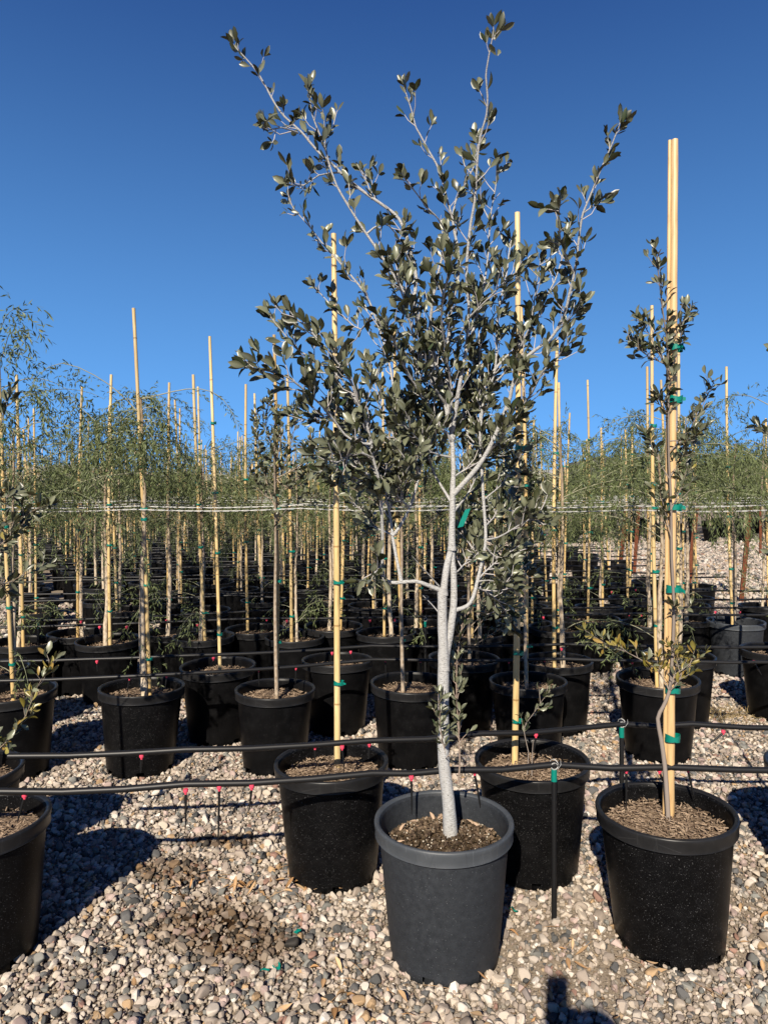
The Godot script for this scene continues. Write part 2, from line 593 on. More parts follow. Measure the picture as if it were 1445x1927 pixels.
func whorl(p: Vector3, d: Vector3, count: int, leaf: Vector2, leaves: Array) -> void:
	var a0 := rr(0, TAU)
	var side := d.cross(Vector3(0.21, 0.33, 0.91)).normalized()
	var other := d.cross(side)
	for k in count:
		var a := a0 + TAU * k / count + rr(-.4, .4)
		var open := rr(.25, .85)
		var dir := (d * cos(open) + (side * cos(a) + other * sin(a)) * sin(open) + Vector3.UP * 0.12).normalized()
		leaves.append([leaf_at(p + dir * 0.003 - d * rr(0, .008), dir, rr(leaf.x, leaf.y)), 10 + rng.randi() % 4 if rng.randf() < young else rng.randi() % 10])

func along(line: Array, s: float) -> Array:
	for k in line.size() - 1:
		var d: Vector3 = line[k + 1] - line[k]
		var l := d.length()
		if s <= l or k == line.size() - 2:
			return [line[k] + d * clampf(s / maxf(l, 1e-5), 0, 1), d.normalized()]
		s -= l
	return [line[0], Vector3.UP]

# the leaves that show largest become parts of their own, the others one part
func put_leaves(tree: Node3D, leaves: Array, most: int) -> void:
	var o := tree.position
	var order := []
	for k in leaves.size():
		var t: Transform3D = leaves[k][0]
		var p := t.origin + t.basis.y * 0.5
		var view := (p - Vector3(0, EYE, 0))
		order.append([absf(t.basis.z.normalized().dot(view.normalized())) * t.basis.y.cross(view.normalized()).length() * t.basis.y.length() / view.length_squared(), k])
	order.sort_custom(func(a, b): return a[0] > b[0])
	var rest := MB.new()
	for j in order.size():
		var l: Array = leaves[order[j][1]]
		var t: Transform3D = l[0]
		t.origin -= o
		if j < most:
			var q := part("leaf", leaf_meshes[l[1]], tree)
			q.transform = t
		else:
			rest.add(leaf_data[l[1]], t, Color.WHITE * rr(.8, 1.15))
	if rest.v.size():
		tag(part("foliage", rest.mesh(M.oak_leaf), tree), "", "", "", "stuff")


# ---------------------------------------------------------------- feathery weeping saplings
func feather_leaflets(b: MB, p: Vector3, d: Vector3, len: float, size: Vector2, col: Color, step: float) -> void:
	var s := step
	var hang := d
	var q := p
	while s < len:
		hang = (hang + Vector3.DOWN * step * 8.0 + rand_dir() * 0.08).normalized()
		q += hang * step
		for side in 2:
			var o := (rand_dir() + hang * 0.9 + Vector3.DOWN * 0.5).normalized() * size.x * rr(.7, 1.2)
			var w := o.cross(rand_dir()).normalized() * size.y * 0.5
			var nn := o.cross(w).normalized()
			if nn.y < 0.0: nn = -nn
			var c := col * rr(.65, 1.4)
			c.a = 1.0
			var a := b.vert(q, nn, c)
			b.quad(a, b.vert(q + o * .45 + w, nn, c), b.vert(q + o, nn, c), b.vert(q + o * .45 - w, nn, c))
		s += step

func feather_tree(high: float, arms: int, reach: Vector2, crown_from: float, leaflet: Vector2, step: float, every: float, low := 2, thick := 0.010, sag := 1.0, shoots := []) -> Array:
	var wood := MB.new()
	var stems := MB.new()
	var fol := MB.new()
	var green := lin(.092, .112, .045)
	var p := []
	var r := []
	var k := 16
	for j in k + 1:
		var t := float(j) / k
		p.append(Vector3(.018 + sin(t * 9.0 + high) * .008 + rr(-.004, .004), SOIL - 0.02 + (high - SOIL) * t, .016 + rr(-.004, .004)))
		r.append(lerpf(thick * 1.25, thick * .45, t) * rr(.9, 1.12))
	wood.tube(p, r, 7, lin(.58, .51, .41), lin(.26, .21, .155))
	for a in arms + low:
		var y := crown_from + (high - crown_from) * (float(a) + rr(0, 1)) / arms
		var len := rr(reach.x, reach.y)
		if a >= arms:
			y = rr(.50, .85)
			len *= 0.6
		var q := rr(0, TAU) if a > 0 else 2.8
		var d := Vector3(cos(q), rr(.5, 1.4), sin(q)).normalized()
		var o := along(p, y - SOIL)[0] as Vector3
		var line := [o]
		var n := 9
		var droop := rr(.13, .27) * sag
		for j in n:
			d = (d + Vector3.DOWN * droop + rand_dir() * .06).normalized()
			o += d * len / n
			line.append(o)
		var rad := []
		for j in n + 1:
			rad.append(lerpf(.0032, .0009, float(j) / n))
		stems.tube(line, rad, 4, lin(.30, .29, .20), lin(.16, .18, .10))
		var s := len * .22
		while s < len:
			var w := along(line, s)
			var dd: Vector3 = (w[1] * .6 + rand_dir() * .8).normalized()
			feather_leaflets(fol, w[0], dd, rr(.08, .28) * (0.6 if a >= arms else 1.0), leaflet, green, step)
			s += every * rr(.6, 1.4)
	for q in shoots:                     # long bare shoots with sparse tassels
		var line := smooth(q)
		var total := 0.0
		var rad := []
		for j in line.size():
			rad.append(lerpf(.0036, .001, float(j) / (line.size() - 1)))
			if j: total += (line[j] - line[j - 1]).length()
		stems.tube(line, rad, 5, lin(.30, .29, .20), lin(.18, .20, .11))
		var s := total * .2
		while s < total:
			var w := along(line, s)
			feather_leaflets(fol, w[0], (w[1] + rand_dir() * .5).normalized(), rr(.05, .16), leaflet, green, step * 1.2)
			s += rr(.03, .07)
	return [wood.mesh(M.pale_bark), stems.mesh(M.twig_bark), fol.mesh(M.feather_leaf)]

func make_feather(meshes: Array) -> Node3D:
	var t := thing("weeping_sapling", Vector3.ZERO)
	part("trunk", meshes[0], t)
	tag(part("branches", meshes[1], t), "", "", "", "stuff")
	part("crown", meshes[2], t)
	return t


# ---------------------------------------------------------------- oak saplings with small dark leaves
func oak_sapling(foot: Vector3, lines: Array, label: String, most := 0, leaf := Vector2(.026, .042), spacing := .035) -> Node3D:
	var t := thing("oak_sapling", foot)
	tag(t, label, "tree", "young oaks tied to bamboo canes")
	var wood := MB.new()
	var twigs := MB.new()
	var leaves := []
	var pale: bool = lines[0][1] > .010
	for l in lines:               # [points in the world, start radius, end radius, leafy from (1 = bare)]
		var pts: Array = l[0]
		var loc := []
		var rad := []
		for k in pts.size():
			loc.append(pts[k] - foot)
			rad.append(lerpf(l[1], l[2], float(k) / maxi(pts.size() - 1, 1)))
		wood.tube(loc, rad, 7, lin(.42, .36, .29) if pale else lin(.25, .21, .18), lin(.14, .115, .10))
		if l[3] < 1.0:
			var tw := MB.new()
			young = l[4] if l.size() > 4 else 0.03
			leafy(pts, l[3], spacing, Vector2(.02, .07), leaf, tw, leaves, lin(.22, .19, .16), true, 3)
			for k in tw.v.size():
				tw.v[k] -= foot
			twigs.add(tw.data(), Transform3D.IDENTITY)
	young = 0.0
	part("trunk", wood.mesh(M.pale_bark if pale else M.twig_bark), t)
	if twigs.v.size():
		tag(part("twigs", twigs.mesh(M.twig_bark), t), "", "", "", "stuff")
	put_leaves(t, leaves, most)
	return t


# ---------------------------------------------------------------- drip irrigation
func pipe_line(pts: Array, label: String, r := 0.0125) -> void:
	var st := MB.new()
	var o: Vector3 = pts[0]
	var p := []
	var rad := []
	for k in pts.size() - 1:                       # a slight sag and wander between the measured points
		var n := maxi(2, int((pts[k + 1] - pts[k]).length() / 0.18))
		for j in n:
			var t := float(j) / n
			p.append(pts[k].lerp(pts[k + 1], t) - o + Vector3(0, -0.009 * sin(PI * t) + rr(-.0018, .0018), rr(-.003, .003)))
			rad.append(r)
	p.append(pts[pts.size() - 1] - o)
	rad.append(r)
	st.tube(p, rad, 10 if r > 0.0100 else 7)
	var t := part("drip_pipe", st.mesh(M.pipe_plastic), self)
	t.position = o
	tag(t, label, "pipe", "black drip pipes along the pot rows")

func pipe_stake(top: Vector3, label: String) -> void:
	var t := thing("pipe_stake", Vector3(top.x, 0, top.z))
	tag(t, label, "stake", "stakes that carry the drip pipes")
	var b := MB.new()
	b.tube([Vector3(0, -.02, 0), Vector3(0, top.y * .5, .001), Vector3(0, top.y + .012, 0)], [.0095, .0092, .009], 10)
	part("rod", b.mesh(M.pipe_plastic), t)
	b = MB.new()                                   # wire and tape twisted round the crossing
	for k in 2:
		var p := []
		var r := []
		for j in 15:
			var q := TAU * j / 11.0 + k * 1.6
			p.append(Vector3(cos(q) * .0125, top.y + .002 + sin(q) * .0135 + (j - 7) * .0009, .004 + cos(q) * .004 + sin(q * .5) * .008))
			r.append(.0007)
		b.tube(p, r, 4)
	b.tube([Vector3(.010, top.y - .01, .012), Vector3(.02, top.y + .008, .016), Vector3(.019, top.y + .022, .014)], [.0007, .0007, .0005], 4)
	part("binding_wire", b.mesh(M.steel_wire), t)
	b = MB.new()
	b.tube([Vector3(0, top.y - .055, 0), Vector3(0, top.y - .012, 0)], [.0106, .0104], 10)
	part("green_tape", b.mesh(M.tape_green), t)

var dripper := {}
func make_dripper() -> void:
	var b := MB.new()
	b.lathe([Vector2(.0, -.011), Vector2(.0042, -.011), Vector2(.0045, -.005), Vector2(.0078, -.004), Vector2(.0084, .003), Vector2(.0075, .0062), Vector2(.0, .0064)], 12)
	dripper.cap = b.mesh(M.cap_pink)
	b = MB.new()
	b.tube([Vector3(0, 0, 0), Vector3(0, -.3, 0), Vector3(0, -.8, 0), Vector3(0, -1, 0)], [.0042, .0042, .0028, .0008], 6)
	dripper.spike = b.mesh(M.pipe_plastic)

func drip_emitter(top: Vector3, low: Vector3, label: String, group := "drip emitters with pink caps", thick := 1.0) -> void:
	var t := thing("drip_emitter", top)
	tag(t, label, "drip emitter", group)
	var c := part("cap", dripper.cap, t)
	c.scale = Vector3.ONE * thick
	var s := part("spike", dripper.spike, t)
	var d := low - top
	var y := -d
	var x := y.cross(Vector3(0, 0, 1)).normalized() * thick
	s.transform = Transform3D(Basis(x, y, x.cross(y).normalized() * thick), Vector3(0, -.006, 0))

func wire(pts: Array, twisted: bool, label: String) -> void:
	var b := MB.new()
	var o: Vector3 = pts[0]
	if twisted:
		for k in 2:
			var p := []
			var r := []
			for j in pts.size() - 1:
				var d: Vector3 = pts[j + 1] - pts[j]
				var n := int(d.length() / 0.02)
				for q in n + (1 if j == pts.size() - 2 else 0):
					var s := float(q) / n
					var a := d.length() * s * TAU / 0.10 + k * PI
					p.append(pts[j] - o + d * s + Vector3(0, cos(a) * .0026 - .012 * sin(PI * s), sin(a) * .0026))
					r.append(.0016)
			b.tube(p, r, 4)
	else:
		var p := []
		var r := []
		for j in pts.size():
			p.append(pts[j] - o)
			r.append(.0028)
		b.tube(p, r, 5)
	var t := part("trellis_wire", b.mesh(M.steel_wire), self)
	t.position = o
	tag(t, label, "wire", "steel wires strung across the pot rows")


# ---------------------------------------------------------------- ground
var pots_at: Array = []      # Vector2(x, z) of every pot, to keep stones out of them

func wet(x: float, z: float) -> float:        # patches soaked by a dripper
	var d := 0.0
	for w in [[-0.60, -2.45, .26, .17], [-0.46, -2.36, .22, .14], [-0.83, -2.80, .18, .12], [-0.70, -3.05, .2, .07]]:
		var q := Vector2((x - w[0]) / w[2], (z - w[1]) / w[3]).length()
		d = maxf(d, 1.0 - smoothstep(.5, 1.15, q))
	return d

func ground_y(nz: FastNoiseLite, x: float, z: float) -> float:
	return nz.get_noise_2d(x, z) * 0.012

func pebble(sd: int) -> ArrayMesh:
	var r2 := RandomNumberGenerator.new()
	r2.seed = sd
	var sph := SphereMesh.new()
	sph.radius = 1.0
	sph.height = 2.0
	sph.radial_segments = 12
	sph.rings = 7
	var a := sph.get_mesh_arrays()
	var v: PackedVector3Array = a[Mesh.ARRAY_VERTEX]
	var cuts := []
	for k in 13:
		cuts.append([Vector3(r2.randfn(), r2.randfn(), r2.randfn()).normalized(), r2.randf_range(.38, .82)])
	var sc := Vector3(r2.randf_range(.85, 1.25), r2.randf_range(.55, .85), r2.randf_range(.7, 1.0))
	for k in v.size():
		var p := v[k]
		for c in cuts:
			p -= c[0] * maxf(0.0, p.dot(c[0]) - c[1]) * .97
		v[k] = p * sc
	var st := SurfaceTool.new()
	var ix: PackedInt32Array = a[Mesh.ARRAY_INDEX]
	var map := {}
	var key := func(p: Vector3) -> Vector3i: return Vector3i((p * 2000.0).round())
	st.begin(Mesh.PRIMITIVE_TRIANGLES)
	st.set_smooth_group(-1 if sd % 2 else 0)
	for k in ix:
		st.add_vertex(v[k])
	st.index()
	st.generate_normals()
	return st.commit()

func make_ground() -> void:
	var nz := FastNoiseLite.new()
	nz.seed = 21
	nz.frequency = 0.9
	var b := MB.new()
	var xs := []
	var zs := []
	var g0 := -9.0
	while g0 < 9.05:
		xs.append(g0)
		g0 += .06 if absf(g0) < 1.5 else .3
	g0 = -13.0
	while g0 < 5.0:
		zs.append(g0)
		g0 += .06 if g0 > -4.0 and g0 < -1.3 else .3
	xs = [-900.0, -120.0, -30.0] + xs + [30.0, 120.0, 900.0]
	zs = [-1500.0, -200.0, -40.0] + zs + [30.0, 300.0]
	for z in zs:
		for x in xs:
			var y := ground_y(nz, x, z) if absf(x) < 9.1 and z > -13.1 and z < 6 else 0.0
			var nn := Vector3(ground_y(nz, x - .1, z) - ground_y(nz, x + .1, z), .2, ground_y(nz, x, z - .1) - ground_y(nz, x, z + .1)).normalized()
			var wt := wet(x, z)
			b.vert(Vector3(x, y - 0.004, z), nn, Color.WHITE.lerp(lin(.13, .09, .055), wt))
	var w := xs.size()
	for j in zs.size() - 1:
		for k in w - 1:
			b.quad(j * w + k, j * w + k + 1, (j + 1) * w + k + 1, (j + 1) * w + k)
	var g := part("ground", b.mesh(M.grit), self)
	tag(g, "pale gritty ground of the nursery under loose gravel", "ground", "", "structure")
	# loose stones, one object
	var tones := [lin(0.462, 0.394, 0.322), lin(0.495, 0.433, 0.369), lin(0.369, 0.309, 0.257), lin(0.407, 0.315, 0.281), lin(0.270, 0.225, 0.187), lin(0.079, 0.079, 0.077), lin(0.121, 0.119, 0.117), lin(0.193, 0.191, 0.175), lin(0.583, 0.534, 0.474), lin(0.385, 0.264, 0.152), lin(0.264, 0.158, 0.123), lin(0.231, 0.197, 0.181)]
	var odds := [.20, .15, .13, .08, .09, .07, .07, .07, .07, .035, .02, .055]
	var field := Node3D.new()
	field.name = "gravel"
	add_child(field, true)
	tag(field, "loose river gravel in cream, grey, slate and rust tones", "gravel", "", "stuff")
	var kinds := []
	var put := []
	var hue := []
	for k in 7:
		kinds.append(pebble(100 + k))
		put.append([])
		hue.append([])
	for band in [[1.45, 5.6, .0192, .0128], [1.45, 4.2, .0145, .0066], [5.6, 9.5, .028, .0165], [9.5, 24.0, .048, .026]]:
		var z: float = band[0]
		while z < band[1]:
			var half := z * .56 + .25
			var x := -half if z < 9.5 else z * .1
			while x < half:
				var px: float = x + rr(-.5, .5) * band[2]
				var pz: float = -(z + rr(-.5, .5) * band[2])
				x += band[2]
				var dirt := nz.get_noise_2d(px * 1.3 + 40.0, pz * 1.3)
				dirt -= .12
				if px > .15 and pz > -2.9: dirt += .34
				if px < -.9 and pz > -1.9: dirt += .1
				if band[0] < 5 and dirt > .18 and rng.randf() < .42: continue
				var hit := false
				for q in pots_at:
					if absf(q.y - pz) < .17 and Vector2(px, pz).distance_to(q) < .163:
						hit = true
						break
				if hit: continue
				var s: float = band[3] * exp(rng.randfn() * .38)
				s = clampf(s, band[3] * .45, band[3] * 2.3)
				var u := rng.randf()
				var ti := 0
				while ti < odds.size() - 1 and u > odds[ti]:
					u -= odds[ti]
					ti += 1
				var col: Color = tones[ti] * rr(.78, 1.18)
				if band[3] < .01: col = col.lerp(lin(.27, .22, .165), .5)
				var wt := wet(px, pz)
				if wt > 0.0:
					col = col.lerp(Color(col.r * .30, col.g * .215, col.b * .13), wt * rr(.4, 1.0))
				col.a = 1.0
				var kind := rng.randi() % kinds.size()
				var basis := Basis.from_euler(Vector3(rr(-.7, .7), rr(0, TAU), rr(-.7, .7))).scaled(Vector3.ONE * s)
				put[kind].append(Transform3D(basis, Vector3(px, ground_y(nz, px, pz) + s * rr(.05, .55), pz)))
				hue[kind].append(col)
			z += band[2]
	for k in kinds.size():
		var mm := MultiMesh.new()
		mm.transform_format = MultiMesh.TRANSFORM_3D
		mm.use_colors = true
		mm.mesh = kinds[k]
		mm.instance_count = put[k].size()
		for j in put[k].size():
			mm.set_instance_transform(j, put[k][j])
			mm.set_instance_color(j, hue[k][j])
		var o := MultiMeshInstance3D.new()
		o.name = "stones"
		o.multimesh = mm
		o.material_override = M.stone
		tag(o, "", "", "", "stuff")
		field.add_child(o, true)
	litter(nz)

func litter(nz: FastNoiseLite) -> void:
	# dry leaves, straw and twigs that have drifted between the stones
	var b := MB.new()
	for k in 330:
		var c: Array = [[-.50, -2.66, .36, .08], [-.28, -2.76, .24, .10], [.32, -2.62, .12, .12], [.62, -2.25, .25, .22], [.3, -1.95, .5, .2], [1.2, -2.2, .3, .4], [-.1, -2.0, .5, .2], [.2, -4, 2.0, 1.5]][rng.randi() % 8]
		var x: float = c[0] + rng.randfn() * c[2] * .6
		var z: float = c[1] + rng.randfn() * c[3] * .6
		var p := Vector3(x, ground_y(nz, x, z) + rr(.012, .026), z)
		var col := lin(.36, .20, .085).lerp(lin(.46, .33, .19), rng.randf()) * rr(.6, 1.1)
		if rng.randf() < .6:
			var l := rr(.022, .05)
			b.add(leaf_shape(l, l * rr(.3, .42), 0.0, rr(-.8, .8), rr(.2, 1.2), col, col * lin(.9, .9, .9)), Transform3D(Basis.from_euler(Vector3(rr(-.5, .5) - PI / 2, rr(0, TAU), rr(-.6, .6))), p))
		else:
			var d := Vector3(rr(-1, 1), rr(-.12, .2), rr(-1, 1)).normalized() * rr(.02, .10)
			b.tube([p - d * .5, p + Vector3(0, rr(0, .006), 0), p + d * .5], [.0009, .0012, .0007], 4, col * lin(.9, .9, .95))
	var o := part("leaf_litter", b.mesh(M.dry), self)
	tag(o, "tan dry leaves, straw and twigs scattered over the gravel", "leaf litter", "", "stuff")
	# a dead tuft of grass behind the right-hand pots
	b = MB.new()
	for k in 420:
		var q := rr(0, TAU)
		var r := absf(rng.randfn()) * .13
		var p := Vector3(cos(q) * r * 1.6, 0, sin(q) * r)
		var d := Vector3(cos(q) + rr(-1, 1), rr(.25, 1.3), sin(q) + rr(-1, 1)).normalized() * rr(.05, .13)
		b.tube([p, p + d * .6, p + d + Vector3(0, -.03, 0)], [.0012, .0011, .0005], 3, lin(.48, .36, .18) * rr(.5, 1.1))
	o = part("dry_grass", b.mesh(M.dry), self)
	o.position = at(1345, 1340, 4.75)
	o.position.y = 0
	tag(o, "straw-coloured dead grass tuft lying on the gravel", "grass", "", "stuff")
	# scraps of green tying tape and one blue scrap
	for s in [[103, 1646, 2.8, "beside the front pot of the centre-left cane"], [1055, 1645, 2.79, "at the foot of the stake"], [497, 1843, 2.19, "below the wet patch"], [965, 1730, 2.5, "beside the faded pot's shadow"], [750, 1665, 2.72, "just left of the faded pot"], [520, 1835, 2.2, "next to the dark stones below the wet patch"], [1236, 1428, 4.0, "behind the split stake's pot"], [1120, 1305, 5.3, "in the gravel lane on the right"], [1385, 1270, 5.8, "in front of the far right pot"], [560, 1770, 2.38, "right of the wet patch"]]:
		b = MB.new()
		var w := rr(.004, .008)
		var prev := [-1, -1]
		for k in 5:
			var p := Vector3((k - 2) * rr(.005, .009), rr(.004, .016), rr(-.008, .008))
			var nn := Vector3(rr(-.5, .5), 1, rr(-.5, .5)).normalized()
			var a := b.vert(p + Vector3(0, 0, w), nn)
			var c := b.vert(p - Vector3(0, 0, w), nn)
			if k: b.quad(prev[0], prev[1], c, a)
			prev = [a, c]
		o = part("tape_scrap", b.mesh(M.tape_green), self)
		o.position = at(s[0], s[1], s[2])
		o.position.y = .022
		o.rotation.y = rr(0, TAU)
		tag(o, "scrap of green plastic tape " + s[3], "scrap", "green tape scraps on the gravel")


